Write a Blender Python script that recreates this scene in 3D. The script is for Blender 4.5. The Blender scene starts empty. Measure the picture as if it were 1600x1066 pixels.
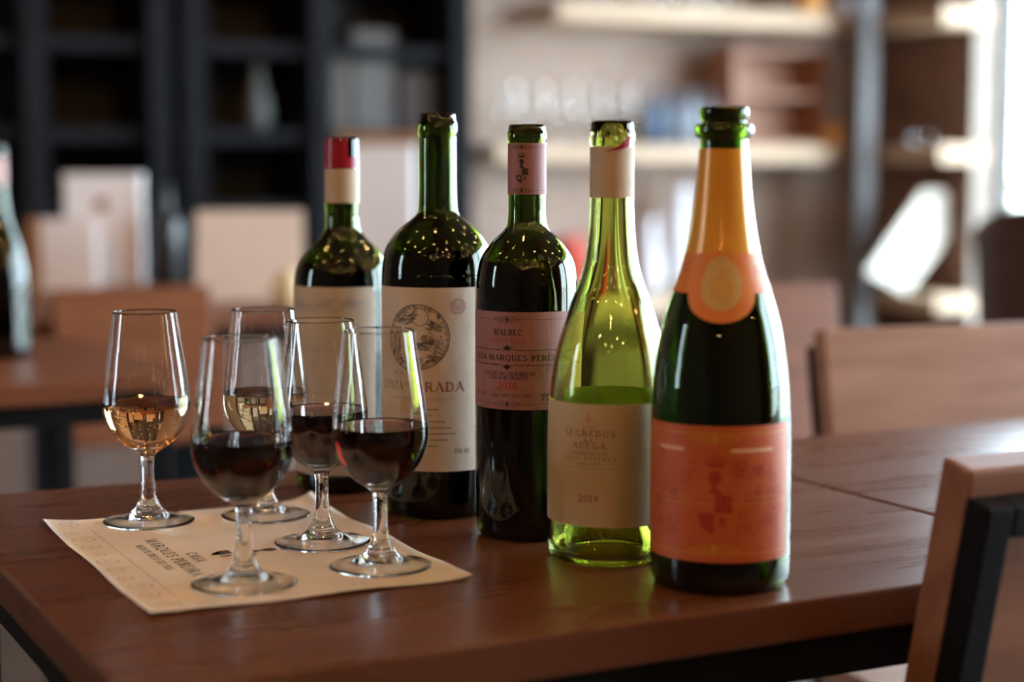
import bpy, bmesh, math, random
from mathutils import Vector, Matrix

random.seed(7)
scene = bpy.context.scene
COL = scene.collection

# ------------------------------------------------------------------ camera
F_PX, HORIZON = 2740.0, 260.0
TABLE_Z = 0.75
EYE = TABLE_Z + 0.265
PITCH = math.atan((533 - HORIZON) / F_PX)
YAW = math.radians(27.2)
cam_data = bpy.data.cameras.new('camera')
cam = bpy.data.objects.new('camera', cam_data)
COL.objects.link(cam)
cam.location = (0, 0, EYE)
cam.rotation_euler = (math.pi / 2 - PITCH, 0, -YAW)
cam_data.sensor_fit = 'HORIZONTAL'
cam_data.sensor_width = 36.0
cam_data.lens = F_PX * 36.0 / 1600.0
cam_data.clip_start = 0.02
cam_data.dof.use_dof = True
cam_data.dof.focus_distance = 1.24
cam_data.dof.aperture_fstop = 2.75
scene.camera = cam

# ------------------------------------------------------------------ world, exposure
scene.view_settings.view_transform = 'Standard'
scene.view_settings.look = 'None'
scene.view_settings.gamma = 1.0
scene.view_settings.use_curve_mapping = False
scene.view_settings.exposure = -2.25
SKY_STRENGTH = 118.0
BULB_STRENGTH = 1150.0
world = bpy.data.worlds.new('sky')
scene.world = world
world.use_nodes = True
bg = world.node_tree.nodes['Background']
bg.inputs[0].default_value = (0.70, 0.84, 1.0, 1)
bg.inputs[1].default_value = SKY_STRENGTH
cy = scene.cycles
cy.max_bounces = 18
cy.transmission_bounces = 18
cy.glossy_bounces = 8
cy.diffuse_bounces = 5
cy.transparent_max_bounces = 24
cy.sample_clamp_indirect = 0.0
cy.blur_glossy = 0.0
cy.caustics_refractive = True
cy.caustics_reflective = False

# room shell, in metres; x runs along the table fronts, y away from them
X0, X1, Y0, Y1, ZC = -3.2, 4.17, -2.8, 5.28, 2.9
WALL_T = 0.16
RIGHT_WIN = [(2.62, 4.66), (0.1, 2.42), (-1.3, -0.1)]
WIN_Z = (0.12, 2.5)
LEFT_WIN = [(2.3, 2.75)]
LEFT_Z = (0.85, 2.3)


def portal(name, loc, rot, sx, sy):
    l = bpy.data.lights.new(name, 'AREA')
    l.shape = 'RECTANGLE'
    l.size, l.size_y = sx, sy
    l.cycles.is_portal = True
    o = bpy.data.objects.new(name, l)
    o.location = loc
    o.rotation_euler = rot
    COL.objects.link(o)


for a, b in RIGHT_WIN:
    portal('window_daylight', (X1 + WALL_T + .02, (a + b) / 2, sum(WIN_Z) / 2), (0, math.pi / 2, 0), WIN_Z[1] - WIN_Z[0], b - a)
for a, b in LEFT_WIN:
    portal('window_daylight', (X0 - WALL_T - .02, (a + b) / 2, sum(LEFT_Z) / 2), (0, -math.pi / 2, 0), LEFT_Z[1] - LEFT_Z[0], b - a)

# ------------------------------------------------------------------ geometry from the lens: real positions
CP, SP = math.cos(PITCH), math.sin(PITCH)
CYW, SYW = math.cos(YAW), math.sin(YAW)


def ray(px, py):
    rx, ry = (px - 800) / F_PX, (533 - py) / F_PX
    fw, vt = CP + SP * ry, -SP + CP * ry
    return Vector((CYW * rx + SYW * fw, -SYW * rx + CYW * fw, vt)), fw


def at(px, py, dist):
    d, fw = ray(px, py)
    return Vector((0, 0, EYE)) + d * (dist / fw)


def on_z(px, py, z=TABLE_Z):
    d, fw = ray(px, py)
    return Vector((0, 0, EYE)) + d * ((z - EYE) / d.z)


def on_x(px, py, x):
    d, fw = ray(px, py)
    return Vector((0, 0, EYE)) + d * (x / d.x)


def on_y(px, py, y):
    d, fw = ray(px, py)
    return Vector((0, 0, EYE)) + d * (y / d.y)


# ------------------------------------------------------------------ materials
MATS = {}


def pmat(name, col, rough=.5, metal=0., trans=0., ior=1.45, col2=None, scale=8., stretch=(1, 1, 1), amount=(.35, .65),
         bump=None, coat=0., detail=4., spec=.5, rough2=None, coords='Object'):
    if name in MATS:
        return MATS[name]
    m = bpy.data.materials.new(name)
    m.use_nodes = True
    nt = m.node_tree
    p = nt.nodes['Principled BSDF']
    p.inputs['Base Color'].default_value = (*col, 1)
    p.inputs['Roughness'].default_value = rough
    p.inputs['Metallic'].default_value = metal
    p.inputs['Transmission Weight'].default_value = trans
    p.inputs['IOR'].default_value = ior
    p.inputs['Coat Weight'].default_value = coat
    p.inputs['Coat Roughness'].default_value = .15
    p.inputs['Specular IOR Level'].default_value = spec
    if col2 is not None or bump or rough2 is not None:
        tc = nt.nodes.new('ShaderNodeTexCoord')
        mp = nt.nodes.new('ShaderNodeMapping')
        mp.inputs['Scale'].default_value = stretch
        nt.links.new(tc.outputs[coords], mp.inputs[0])
        no = nt.nodes.new('ShaderNodeTexNoise')
        no.inputs['Scale'].default_value = scale
        no.inputs['Detail'].default_value = detail
        nt.links.new(mp.outputs[0], no.inputs['Vector'])
        if col2 is not None:
            cr = nt.nodes.new('ShaderNodeValToRGB')
            cr.color_ramp.elements[0].position = amount[0]
            cr.color_ramp.elements[1].position = amount[1]
            cr.color_ramp.elements[0].color = (*col, 1)
            cr.color_ramp.elements[1].color = (*col2, 1)
            nt.links.new(no.outputs[0], cr.inputs[0])
            nt.links.new(cr.outputs[0], p.inputs['Base Color'])
        if rough2 is not None:
            mr = nt.nodes.new('ShaderNodeMapRange')
            mr.inputs[1].default_value = .35
            mr.inputs[2].default_value = .65
            mr.inputs[3].default_value = rough
            mr.inputs[4].default_value = rough2
            nt.links.new(no.outputs[0], mr.inputs[0])
            nt.links.new(mr.outputs[0], p.inputs['Roughness'])
        if bump:
            nb = nt.nodes.new('ShaderNodeTexNoise')
            nb.inputs['Scale'].default_value = bump[0]
            nb.inputs['Detail'].default_value = 3
            nt.links.new(mp.outputs[0], nb.inputs['Vector'])
            bp = nt.nodes.new('ShaderNodeBump')
            bp.inputs['Strength'].default_value = bump[1]
            bp.inputs['Distance'].default_value = bump[2] if len(bump) > 2 else .002
            nt.links.new(nb.outputs[0], bp.inputs['Height'])
            nt.links.new(bp.outputs[0], p.inputs['Normal'])
    MATS[name] = m
    return m


def glass_mat(name, col, ior=1.5, rough=0.):
    return pmat(name, col, rough=rough, trans=1., ior=ior)


def liquid_mat(name, absorb, density, ior=1.34):
    m = pmat(name, (1, 1, 1), rough=0., trans=1., ior=ior)
    nt = m.node_tree
    v = nt.nodes.new('ShaderNodeVolumeAbsorption')
    v.inputs[0].default_value = (*absorb, 1)
    v.inputs[1].default_value = density
    nt.links.new(v.outputs[0], nt.nodes['Material Output'].inputs['Volume'])
    return m


def emit_mat(name, col, strength):
    m = bpy.data.materials.new(name)
    m.use_nodes = True
    nt = m.node_tree
    nt.nodes.remove(nt.nodes['Principled BSDF'])
    e = nt.nodes.new('ShaderNodeEmission')
    e.inputs[0].default_value = (*col, 1)
    e.inputs[1].default_value = strength
    nt.links.new(e.outputs[0], nt.nodes['Material Output'].inputs[0])
    return m


def pane_mat():
    m = bpy.data.materials.new('window_glass')
    m.use_nodes = True
    nt = m.node_tree
    nt.nodes.remove(nt.nodes['Principled BSDF'])
    t = nt.nodes.new('ShaderNodeBsdfTransparent')
    t.inputs[0].default_value = (.95, .98, .97, 1)
    g = nt.nodes.new('ShaderNodeBsdfGlossy')
    g.inputs['Roughness'].default_value = .02
    mx = nt.nodes.new('ShaderNodeMixShader')
    mx.inputs[0].default_value = .06
    nt.links.new(t.outputs[0], mx.inputs[1])
    nt.links.new(g.outputs[0], mx.inputs[2])
    nt.links.new(mx.outputs[0], nt.nodes['Material Output'].inputs[0])
    return m


def brick_mat(name, c1, c2, mortar):
    m = bpy.data.materials.new(name)
    m.use_nodes = True
    nt = m.node_tree
    p = nt.nodes['Principled BSDF']
    tc = nt.nodes.new('ShaderNodeTexCoord')
    sp = nt.nodes.new('ShaderNodeSeparateXYZ')
    ad = nt.nodes.new('ShaderNodeMath')
    cb = nt.nodes.new('ShaderNodeCombineXYZ')
    nt.links.new(tc.outputs['Object'], sp.inputs[0])
    nt.links.new(sp.outputs[0], ad.inputs[0])
    nt.links.new(sp.outputs[1], ad.inputs[1])
    nt.links.new(ad.outputs[0], cb.inputs[0])
    nt.links.new(sp.outputs[2], cb.inputs[1])
    b = nt.nodes.new('ShaderNodeTexBrick')
    b.inputs['Color1'].default_value = (*c1, 1)
    b.inputs['Color2'].default_value = (*c2, 1)
    b.inputs['Mortar'].default_value = (*mortar, 1)
    b.inputs['Scale'].default_value = 1.0
    b.inputs['Brick Width'].default_value = .23
    b.inputs['Row Height'].default_value = .075
    b.inputs['Mortar Size'].default_value = .009
    nt.links.new(cb.outputs[0], b.inputs['Vector'])
    nt.links.new(b.outputs[0], p.inputs['Base Color'])
    bp = nt.nodes.new('ShaderNodeBump')
    bp.invert = True
    bp.inputs['Distance'].default_value = .006
    nt.links.new(b.outputs['Fac'], bp.inputs['Height'])
    nt.links.new(bp.outputs[0], p.inputs['Normal'])
    p.inputs['Roughness'].default_value = .85
    return m


M_TABLE = pmat('polished_table_wood', (.10, .033, .014), rough=.25, rough2=.33, col2=(.15, .054, .022), scale=5, stretch=(.8, 7, 7),
               bump=(30, .03, .0002), spec=.45, amount=(.2, .8))
M_WOOD2 = pmat('back_table_wood', (.17, .055, .022), rough=.4, col2=(.23, .08, .034), scale=5, stretch=(1, 8, 8))
M_CHAIR = pmat('chair_wood', (.24, .105, .06), rough=.38, col2=(.33, .155, .09), scale=5, stretch=(1.2, 8, 8), bump=(20, .15, .0006))
M_STEEL = pmat('black_steel', (.006, .006, .0065), rough=.55, metal=0., spec=.12, bump=(60, .1, .0004), col2=(.008, .008, .009))
M_GLASS = glass_mat('clear_glass', (.99, .992, .988), 1.44)
M_BOTTLE = glass_mat('deep_green_glass', (.12, .17, .018), 1.5)
M_DARKB = glass_mat('dark_olive_glass', (.05, .09, .006), 1.5)
M_LIGHTB = glass_mat('leaf_green_glass', (.68, .73, .27), 1.5)
M_RED = liquid_mat('red_wine', (.62, .02, .04), 210)
M_AMBER = liquid_mat('amber_wine', (.97, .62, .12), 36)
M_STRAW = liquid_mat('straw_wine', (.97, .80, .30), 16)
M_PALEW = liquid_mat('pale_wine', (.95, .85, .40), 9)
M_PAPER = pmat('mat_paper', (.86, .79, .72), rough=.75, col2=(.80, .72, .63), scale=14, bump=(120, .1, .0003))
M_INK = pmat('grey_ink', (.10, .075, .065), rough=.7, col2=(.13, .10, .085), scale=300)
M_FAINT = pmat('faint_ink', (.40, .32, .26), rough=.75, col2=(.48, .39, .32), scale=200)
M_LABCREAM = pmat('cream_label_paper', (.62, .50, .38), rough=.6, col2=(.66, .54, .42), scale=40, bump=(160, .35, .0006))
M_LABTAN = pmat('tan_label_paper', (.54, .42, .30), rough=.6, col2=(.58, .46, .34), scale=40, bump=(200, .2, .0004))
M_LABPINK = pmat('mauve_label_paper', (.32, .14, .135), rough=.55, col2=(.345, .155, .15), scale=60, bump=(250, .15, .0003))
M_LABSAGE = pmat('sage_label_paper', (.56, .43, .28), rough=.6, col2=(.53, .43, .28), scale=50)
M_LABCORAL = pmat('coral_label_paper', (.56, .125, .035), rough=.42, col2=(.60, .14, .045), scale=60)
M_FOIL = pmat('gold_foil', (.80, .36, .035), rough=.22, metal=.15, coat=.6, col2=(.85, .40, .05), scale=30, bump=(60, .1, .0005))
M_BAND = pmat('orange_band', (.74, .20, .05), rough=.45, col2=(.70, .26, .05), scale=120)
M_MEDAL = pmat('medallion_sand', (.58, .38, .14), rough=.5, col2=(.62, .42, .18), scale=150)
M_GOLDP = pmat('gold_print', (.62, .30, .04), rough=.45, col2=(.66, .34, .06), scale=150)
M_REDP = pmat('crimson_print', (.48, .045, .03), rough=.55, col2=(.52, .06, .04), scale=150)
M_BLACKP = pmat('black_print', (.02, .012, .012), rough=.6, col2=(.026, .016, .016), scale=200)
M_ORANGEP = pmat('vermilion_print', (.44, .025, .01), rough=.6, col2=(.48, .035, .014), scale=200)
M_BROWNP = pmat('maroon_print', (.24, .075, .06), rough=.6, col2=(.28, .09, .07), scale=200)
M_SAGEP = pmat('sage_print', (.44, .42, .28), rough=.6, col2=(.50, .47, .32), scale=200)
M_CREAMP = pmat('cream_print', (.80, .50, .28), rough=.5, col2=(.84, .55, .33), scale=200)
M_SEAL = pmat('wine_red_capsule', (.30, .008, .022), rough=.3, col2=(.36, .012, .03), scale=80)
M_WHITE = pmat('white_card', (.88, .82, .82), rough=.6, col2=(.90, .85, .85), scale=20)
M_IVORY = pmat('ivory_card', (.74, .62, .54), rough=.6, col2=(.78, .66, .58), scale=20)
M_KRAFT = pmat('kraft_brown', (.36, .17, .07), rough=.7, col2=(.40, .20, .09), scale=20)
M_SHELF = pmat('pale_shelf_wood', (.44, .30, .19), rough=.6, col2=(.52, .37, .25), scale=5, stretch=(1.2, 7, 7))
M_CAB = pmat('charcoal_cabinet', (.010, .010, .0115), rough=.7, col2=(.013, .013, .015), scale=10, spec=.08)
M_CABDARK = pmat('black_cabinet_back', (.024, .023, .021), rough=.7, col2=(.030, .029, .027), scale=10)
M_PLASTER = pmat('walnut_brown_plaster', (.075, .047, .032), rough=.9, col2=(.095, .06, .042), scale=6, bump=(30, .2, .002))
M_JAMB = pmat('white_jamb', (.28, .235, .20), rough=.9, col2=(.22, .18, .15), scale=9, bump=(25, .4, .006))
M_CEIL = pmat('dark_timber_ceiling', (.05, .033, .024), rough=.8, col2=(.07, .047, .034), scale=3, stretch=(1, 8, 1))
M_FLOOR = pmat('floor_boards', (.085, .048, .03), rough=.6, col2=(.12, .07, .045), scale=4, stretch=(1, 8, 1))
M_GREYMETAL = pmat('grey_metal', (.11, .10, .10), rough=.5, col2=(.13, .12, .12), scale=20)
M_LEATHER = pmat('brown_leather', (.075, .036, .024), rough=.5, col2=(.095, .048, .033), scale=20, bump=(90, .3, .001))
M_COPPER = pmat('reddish_crate_wood', (.30, .13, .075), rough=.5, col2=(.38, .18, .10), scale=5, stretch=(1, 6, 6))
M_CERAMIC = pmat('white_ceramic', (.72, .70, .74), rough=.25, col2=(.76, .74, .78), scale=10)
M_REDTIN = pmat('red_tin', (.52, .06, .04), rough=.4, col2=(.58, .08, .05), scale=10)
M_AMBERJAR = pmat('amber_jar', (.60, .25, .05), rough=.3, col2=(.66, .30, .07), scale=10)
M_CREAMJAR = pmat('cream_ceramic', (.80, .66, .40), rough=.35, col2=(.84, .70, .45), scale=10)
M_LEAF = pmat('leaf_green', (.16, .30, .03), rough=.6, col2=(.40, .46, .05), scale=3)
M_BARK = pmat('bark', (.10, .06, .035), rough=.9, col2=(.14, .09, .05), scale=12)
M_GRASS = pmat('pale_paving', (.78, .75, .70), rough=.9, col2=(.70, .67, .62), scale=3)
M_PANE = pane_mat()
M_BRICK_LIT = brick_mat('lit_brick', (.30, .20, .155), (.38, .27, .215), (.37, .30, .25))  # same brick as the right wall, with window light put into its colour
M_BRICK_BROWN = brick_mat('brown_brick', (.17, .085, .055), (.24, .125, .08), (.22, .15, .11))
M_BULB = emit_mat('warm_filament', (1.0, .55, .22), BULB_STRENGTH)
M_SOCKET = pmat('brass_socket', (.45, .28, .10), rough=.35, metal=.8, col2=(.5, .32, .12), scale=20)


# ------------------------------------------------------------------ mesh helpers
def link(o, parent=None):
    COL.objects.link(o)
    if parent is not None:
        o.parent = parent
    return o


def mesh(name, verts, faces, mat, parent=None, smooth=False, loc=None):
    me = bpy.data.meshes.new(name)
    me.from_pydata([tuple(v) for v in verts], [], faces)
    me.materials.append(mat)
    if smooth:
        me.polygons.foreach_set('use_smooth', [True] * len(me.polygons))
    me.update()
    o = bpy.data.objects.new(name, me)
    if loc is not None:
        o.location = loc
    return link(o, parent)


def bm_obj(name, bm, mat, parent=None, smooth=False, loc=None):
    bmesh.ops.recalc_face_normals(bm, faces=bm.faces)
    me = bpy.data.meshes.new(name)
    bm.to_mesh(me)
    bm.free()
    me.materials.append(mat)
    if smooth:
        me.polygons.foreach_set('use_smooth', [True] * len(me.polygons))
    o = bpy.data.objects.new(name, me)
    if loc is not None:
        o.location = loc
    return link(o, parent)


def add_box(bm, lo, hi, bevel=0., mtx=None):
    ret = bmesh.ops.create_cube(bm, size=1.0)
    vs = ret['verts']
    c = [(a + b) / 2 for a, b in zip(lo, hi)]
    s = [abs(b - a) for a, b in zip(lo, hi)]
    for v in vs:
        v.co = Vector((c[0] + v.co.x * s[0], c[1] + v.co.y * s[1], c[2] + v.co.z * s[2]))
    if bevel:
        es = set(e for v in vs for e in v.link_edges)
        r = bmesh.ops.bevel(bm, geom=list(es), offset=bevel, segments=2, affect='EDGES', profile=.6)
        vs = list({v for f in r['faces'] for v in f.verts} | {v for v in vs if v.is_valid})
    if mtx is not None:
        for v in vs:
            v.co = mtx @ v.co
    return vs


def box(name, lo, hi, mat, parent=None, bevel=0.002, mtx=None):
    bm = bmesh.new()
    add_box(bm, lo, hi, bevel, mtx)
    return bm_obj(name, bm, mat, parent)


def thing(name, label, cat, loc=(0, 0, 0), rz=0., group=None):
    o = bpy.data.objects.new(name, None)
    o.empty_display_size = .05
    o.location = loc
    o.rotation_euler = (0, 0, rz)
    tag(o, label, cat, group)
    return link(o)


def tag(o, label, cat, group=None, kind=None):
    o['label'] = label
    o['category'] = cat
    if group:
        o['group'] = group
    if kind:
        o['kind'] = kind
    return o


def structure(o):
    o['kind'] = 'structure'
    return o


def catmull(pts, n=6):
    if len(pts) < 3:
        return list(pts)
    out = []
    P = [pts[0]] + list(pts) + [pts[-1]]
    for i in range(1, len(P) - 2):
        p0, p1, p2, p3 = P[i - 1], P[i], P[i + 1], P[i + 2]
        for k in range(n):
            t = k / n
            out.append(tuple(.5 * (2 * b + (c - a) * t + (2 * a - 5 * b + 4 * c - d) * t * t + (-a + 3 * b - 3 * c + d) * t ** 3)
                             for a, b, c, d in zip(p0, p1, p2, p3)))
    out.append(tuple(pts[-1]))
    return out


def lathe(name, prof, mat, parent=None, seg=64, unit=.001, loc=None, smooth=True):
    """prof: list of (r, z) in mm from axis to axis (or open)."""
    verts, faces, rows = [], [], []
    for r, z in prof:
        if r < 1e-5:
            rows.append([len(verts)])
            verts.append((0, 0, z * unit))
        else:
            st = len(verts)
            for k in range(seg):
                a = 2 * math.pi * k / seg
                verts.append((r * unit * math.cos(a), r * unit * math.sin(a), z * unit))
            rows.append(list(range(st, st + seg)))
    for a, b in zip(rows[:-1], rows[1:]):
        for k in range(seg):
            k2 = (k + 1) % seg
            if len(a) == 1 and len(b) == 1:
                continue
            if len(a) == 1:
                faces.append((a[0], b[k2], b[k]))
            elif len(b) == 1:
                faces.append((a[k], a[k2], b[0]))
            else:
                faces.append((a[k], a[k2], b[k2], b[k]))
    return mesh(name, verts, faces, mat, parent, smooth, loc)


def tube_between(bm, a, b, r, seg=8):
    a, b = Vector(a), Vector(b)
    d = (b - a)
    q = d.to_track_quat('Z', 'Y')
    ring = []
    for p in (a, b):
        ring.append([bm.verts.new(p + q @ Vector((r * math.cos(2 * math.pi * k / seg), r * math.sin(2 * math.pi * k / seg), 0))) for k in range(seg)])
    for k in range(seg):
        bm.faces.new((ring[0][k], ring[0][(k + 1) % seg], ring[1][(k + 1) % seg], ring[1][k]))
    bm.faces.new(ring[0][::-1])
    bm.faces.new(ring[1])


def sq_tube(name, a, b, w, d, mat, parent):
    """straight square tube from a to b"""
    a, b = Vector(a), Vector(b)
    L = (b - a).length
    q = (b - a).to_track_quat('Z', 'Y')
    m = Matrix.Translation(a) @ q.to_matrix().to_4x4()
    return box(name, (-w / 2, -d / 2, 0), (w / 2, d / 2, L), mat, parent, bevel=min(w, d) * .12, mtx=m)


# ------------------------------------------------------------------ the room
def plane_wall(name, axis, pos, thick, span, zspan, openings, ozs, mat, parts_mat=None):
    """wall slab normal to axis with rectangular openings; box pieces joined in one mesh"""
    bm = bmesh.new()
    cuts = sorted(openings)
    segs, cur = [], span[0]
    for a, b in cuts:
        segs.append((cur, a, zspan[0], zspan[1]))
        segs.append((a, b, zspan[0], ozs[0]))
        segs.append((a, b, ozs[1], zspan[1]))
        cur = b
    segs.append((cur, span[1], zspan[0], zspan[1]))
    for a, b, z0, z1 in segs:
        if b - a < 1e-4 or z1 - z0 < 1e-4:
            continue
        if axis == 'x':
            add_box(bm, (min(pos, pos + thick), a, z0), (max(pos, pos + thick), b, z1))
        else:
            add_box(bm, (a, min(pos, pos + thick), z0), (b, max(pos, pos + thick), z1))
    return structure(bm_obj(name, bm, mat))


structure(box('floor', (X0 - .2, Y0 - .2, -.1), (X1 + .2, Y1 + .2, 0), M_FLOOR, bevel=0))
structure(box('ceiling', (X0 - .2, Y0 - .2, ZC), (X1 + .2, Y1 + .2, ZC + .1), M_CEIL, bevel=0))
plane_wall('wall_back', 'y', Y1, WALL_T, (X0 - .16, X1 + .16), (0, ZC), [], (0, 0), M_BRICK_LIT)
plane_wall('wall_front', 'y', Y0, -WALL_T, (X0 - .16, X1 + .16), (0, ZC), [], (0, 0), M_PLASTER)
plane_wall('wall_right', 'x', X1, WALL_T, (Y0, Y1), (0, ZC), RIGHT_WIN, WIN_Z, M_BRICK_BROWN)
plane_wall('wall_left', 'x', X0, -WALL_T, (Y0, Y1), (0, ZC), LEFT_WIN, LEFT_Z, M_PLASTER)


def window(n, x_in, sgn, a, b, zs):
    """frame, mullion and panes set near the outer face, plastered jambs around"""
    root = structure(link(bpy.data.objects.new('window_%d' % n, None)))
    xo = x_in + sgn * WALL_T
    xa, xb = xo - sgn * .055, xo - sgn * .01
    x_lo, x_hi = min(xa, xb), max(xa, xb)
    m = (a + b) / 2
    fw = .045
    e = .004
    for lo, hi in (((a + e, zs[0] + e), (a + fw, zs[1] - e)), ((b - fw, zs[0] + e), (b - e, zs[1] - e)),
                   ((a + fw, zs[0] + e), (b - fw, zs[0] + fw)), ((a + fw, zs[1] - fw), (b - fw, zs[1] - e)),
                   ((m - .022, zs[0] + fw), (m + .022, zs[1] - fw))):
        box('window_frame', (x_lo, lo[0], lo[1]), (x_hi, hi[0], hi[1]), M_GREYMETAL, root, bevel=.003)
    for p, q in ((a + fw, m - .022), (m + .022, b - fw)):
        box('pane', (xo - sgn * .032 - .002, p, zs[0] + fw), (xo - sgn * .032 + .002, q, zs[1] - fw), M_PANE, root, bevel=0)
    j = .012
    xi = x_in - sgn * .006
    x_lo2, x_hi2 = min(xi, xa), max(xi, xa)
    for lo, hi in (((a - .001, zs[0]), (a + j, zs[1])), ((b - j, zs[0]), (b + .001, zs[1])), ((a, zs[0] - .001), (b, zs[0] + j)), ((a, zs[1] - j), (b, zs[1] + .001))):
        box('jamb_lining', (x_lo2, lo[0], lo[1]), (x_hi2, hi[0], hi[1]), M_JAMB, root, bevel=.002)


for i, (a, b) in enumerate(RIGHT_WIN):
    window(i + 1, X1, 1, a, b, WIN_Z)
for i, (a, b) in enumerate(LEFT_WIN):
    window(i + 4, X0, -1, a, b, LEFT_Z)
# garden ground outside
structure(box('ground_outside', (-40, -40, -.5), (60, 60, -.12), M_GRASS, bevel=0))


# ------------------------------------------------------------------ tables and chairs
def cafe_table(label, x, y, w, d, mat=M_TABLE, group='wood and steel cafe tables'):
    t = thing('cafe_table', label, 'table', (x, y, 0), 0, group)
    th = .026
    bm = bmesh.new()
    add_box(bm, (0, 0, TABLE_Z - th), (w, d, TABLE_Z), .0025)
    bm_obj('tabletop', bm, mat, t)
    s = .03
    zt = TABLE_Z - th
    i = .012
    box('apron', (i + s, i, zt - s), (w - i - s, i + s, zt), M_STEEL, t)
    box('apron', (i + s, d - i - s, zt - s), (w - i - s, d - i, zt), M_STEEL, t)
    box('apron', (i, i + s, zt - s), (i + s, d - i - s, zt), M_STEEL, t)
    box('apron', (w - i - s, i + s, zt - s), (w - i, d - i - s, zt), M_STEEL, t)
    for px in (i, w - i - s):
        for py in (i, d - i - s):
            box('leg', (px, py, 0), (px + s, py + s, zt), M_STEEL, t)
    return t


TA = (0.220, 0.857)
cafe_table('dark polished cafe table carrying the five wine bottles and tasting glasses', TA[0], TA[1], .669, .585)
cafe_table('matching dark cafe table pushed against the right side of the bottle table', .892, .803, .669, .585)
pD = on_z(285, 588)
cafe_table('small brown cafe table behind the glasses carrying the lone dark bottle', pD.x - .67, pD.y, .67, .585, M_WOOD2)
pC = on_z(400, 489)
pC0 = on_z(62, 505)
cafe_table('far brown table with the white boxes and ivory card on it', pC0.x, pC.y, .95, .85, M_WOOD2)


def chair(label, corner, rz, w=.31, facing=1, mat=M_CHAIR):
    """corner: world xyz of the board's top corner (left end seen by the sitter's back for facing 1).
    local: board runs +x from 0 to w, the sitter faces +y, board inner face at y=0, top at z=corner z"""
    top = corner[2]
    t = thing('cafe_chair', label, 'chair', (corner[0], corner[1], 0), rz, 'wood and steel cafe chairs')
    tilt = math.radians(12)
    bt, s = .026, .02
    rot = Matrix.Translation((0, 0, top)) @ Matrix.Rotation(tilt, 4, 'X')

    def bx(name, lo, hi, m, bev=.002):
        return box(name, lo, hi, m, t, bevel=bev, mtx=rot)
    bh = .27
    bx('backrest_board', (0, -bt, -bh), (w, 0, 0), mat, .003)
    drop = (top - .43) / math.cos(tilt)
    for x in (0, w - s):
        bx('back_post', (x, -bt - s, -drop), (x + s, -bt, -.016), M_STEEL)
    bx('top_rail', (s, -bt - s, -.016 - s), (w - s, -bt, -.016), M_STEEL)
    # seat
    yb = -bt + math.sin(tilt) * drop
    sw = w + .06
    sd = .38
    box('seat', (-.03, yb, .445), (sw - .03, yb + sd, .47), mat, t, bevel=.004)
    z1 = .445
    for x in (0, w - s):
        for y in (yb + .01, yb + sd - .05):
            box('leg', (x, y, 0), (x + s, y + s, z1), M_STEEL, t)
        box('seat_rail', (x, yb + .03, z1 - s), (x + s, yb + sd - .05, z1), M_STEEL, t)
    box('stretcher', (s, yb + .01, .18), (w - s, yb + .01 + s, .18 + s), M_STEEL, t)
    return t


def chair_facing_camera(label, px, py, dist, w=.31, rz=0., mat=M_CHAIR):
    """top-left corner (as seen) of the backrest at pixel, sitter faces the camera side (-y)"""
    c = at(px, py, dist)
    t = chair(label, (0, 0, c.z), 0, w, mat=mat)
    # turned by 180: local x runs to -x, so put origin at the right end
    ang = math.pi + rz
    t.rotation_euler = (0, 0, ang)
    off = Vector((math.cos(ang) * w, math.sin(ang) * w))
    t.location = (c.x - off.x, c.y - off.y, 0)
    return t


cN = at(1472, 713, 1.03)
chair('nearest chair with black steel frame and brown board, bottom right', cN, 0, .36)
chair_facing_camera('chair with brown board, window light put into its colour, behind the table, right of the sparkling bottle', 1286, 514, 1.98, .30, math.radians(-9), pmat('window_lit_chair_wood', (.36, .20, .14), rough=.4, col2=(.45, .27, .20), scale=5, stretch=(1.2, 8, 8)))  # lighter copy of the chair wood, window light put into its colour
chair_facing_camera('reddish chair board farther back between sparkling bottle and window-lightened chair', 1085, 447, 2.9, .27, math.radians(-6), M_WOOD2)
chair_facing_camera('red-brown chair on the left below the white boxes', 82, 452, 2.95, .27, math.radians(-4), M_WOOD2)

# armchair by the window
pA = at(1795, 500, 4.0)
ac = thing('armchair', 'dark brown rounded leather armchair beside the window', 'armchair', (pA.x, pA.y, 0), math.radians(12))


def shell(name, R, th, z0, z1, a0, a1, mat, parent):
    n, nz = 28, 10
    verts, faces = [], []
    for side in (0, 1):
        for j in range(nz + 1):
            v = j / nz
            for i in range(n + 1):
                u = i / n
                a = math.radians(a0 + (a1 - a0) * u)
                edge = math.sin(math.pi * u) ** .35 if 0 < u < 1 else 0.
                top = z0 + (z1 - z0) * (.35 + .65 * edge)
                z = z0 + (top - z0) * v
                bul = 1 + .10 * v
                r = (R - (th if side else 0)) * bul
                verts.append((r * math.cos(a), r * math.sin(a), z))
    N = (n + 1) * (nz + 1)
    for j in range(nz):
        for i in range(n):
            p = j * (n + 1) + i
            faces.append((p, p + 1, p + n + 2, p + n + 1))
            faces.append((N + p, N + p + n + 1, N + p + n + 2, N + p + 1))
    for i in range(n):
        p = nz * (n + 1) + i
        faces.append((p, p + 1, N + p + 1, N + p))
        faces.append((i + 1, i, N + i, N + i + 1))
    for j in range(nz):
        for e in (0, n):
            p = j * (n + 1) + e
            faces.append((p, p + n + 1, N + p + n + 1, N + p))
    return mesh(name, verts, faces, mat, parent, True)


shell('backrest', .36, .07, .36, .93, 100, 260, M_LEATHER, ac)
lathe('seat_cushion', [(0, 340), (250, 340), (285, 355), (295, 395), (285, 435), (250, 455), (0, 462)], M_LEATHER, ac, seg=40)
for sx in (-1, 1):
    for sy in (-1, 1):
        bm = bmesh.new()
        tube_between(bm, (sx * .22, sy * .22, 0), (sx * .17, sy * .17, .35), .016)
        bm_obj('leg', bm, M_STEEL, ac)

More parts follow.
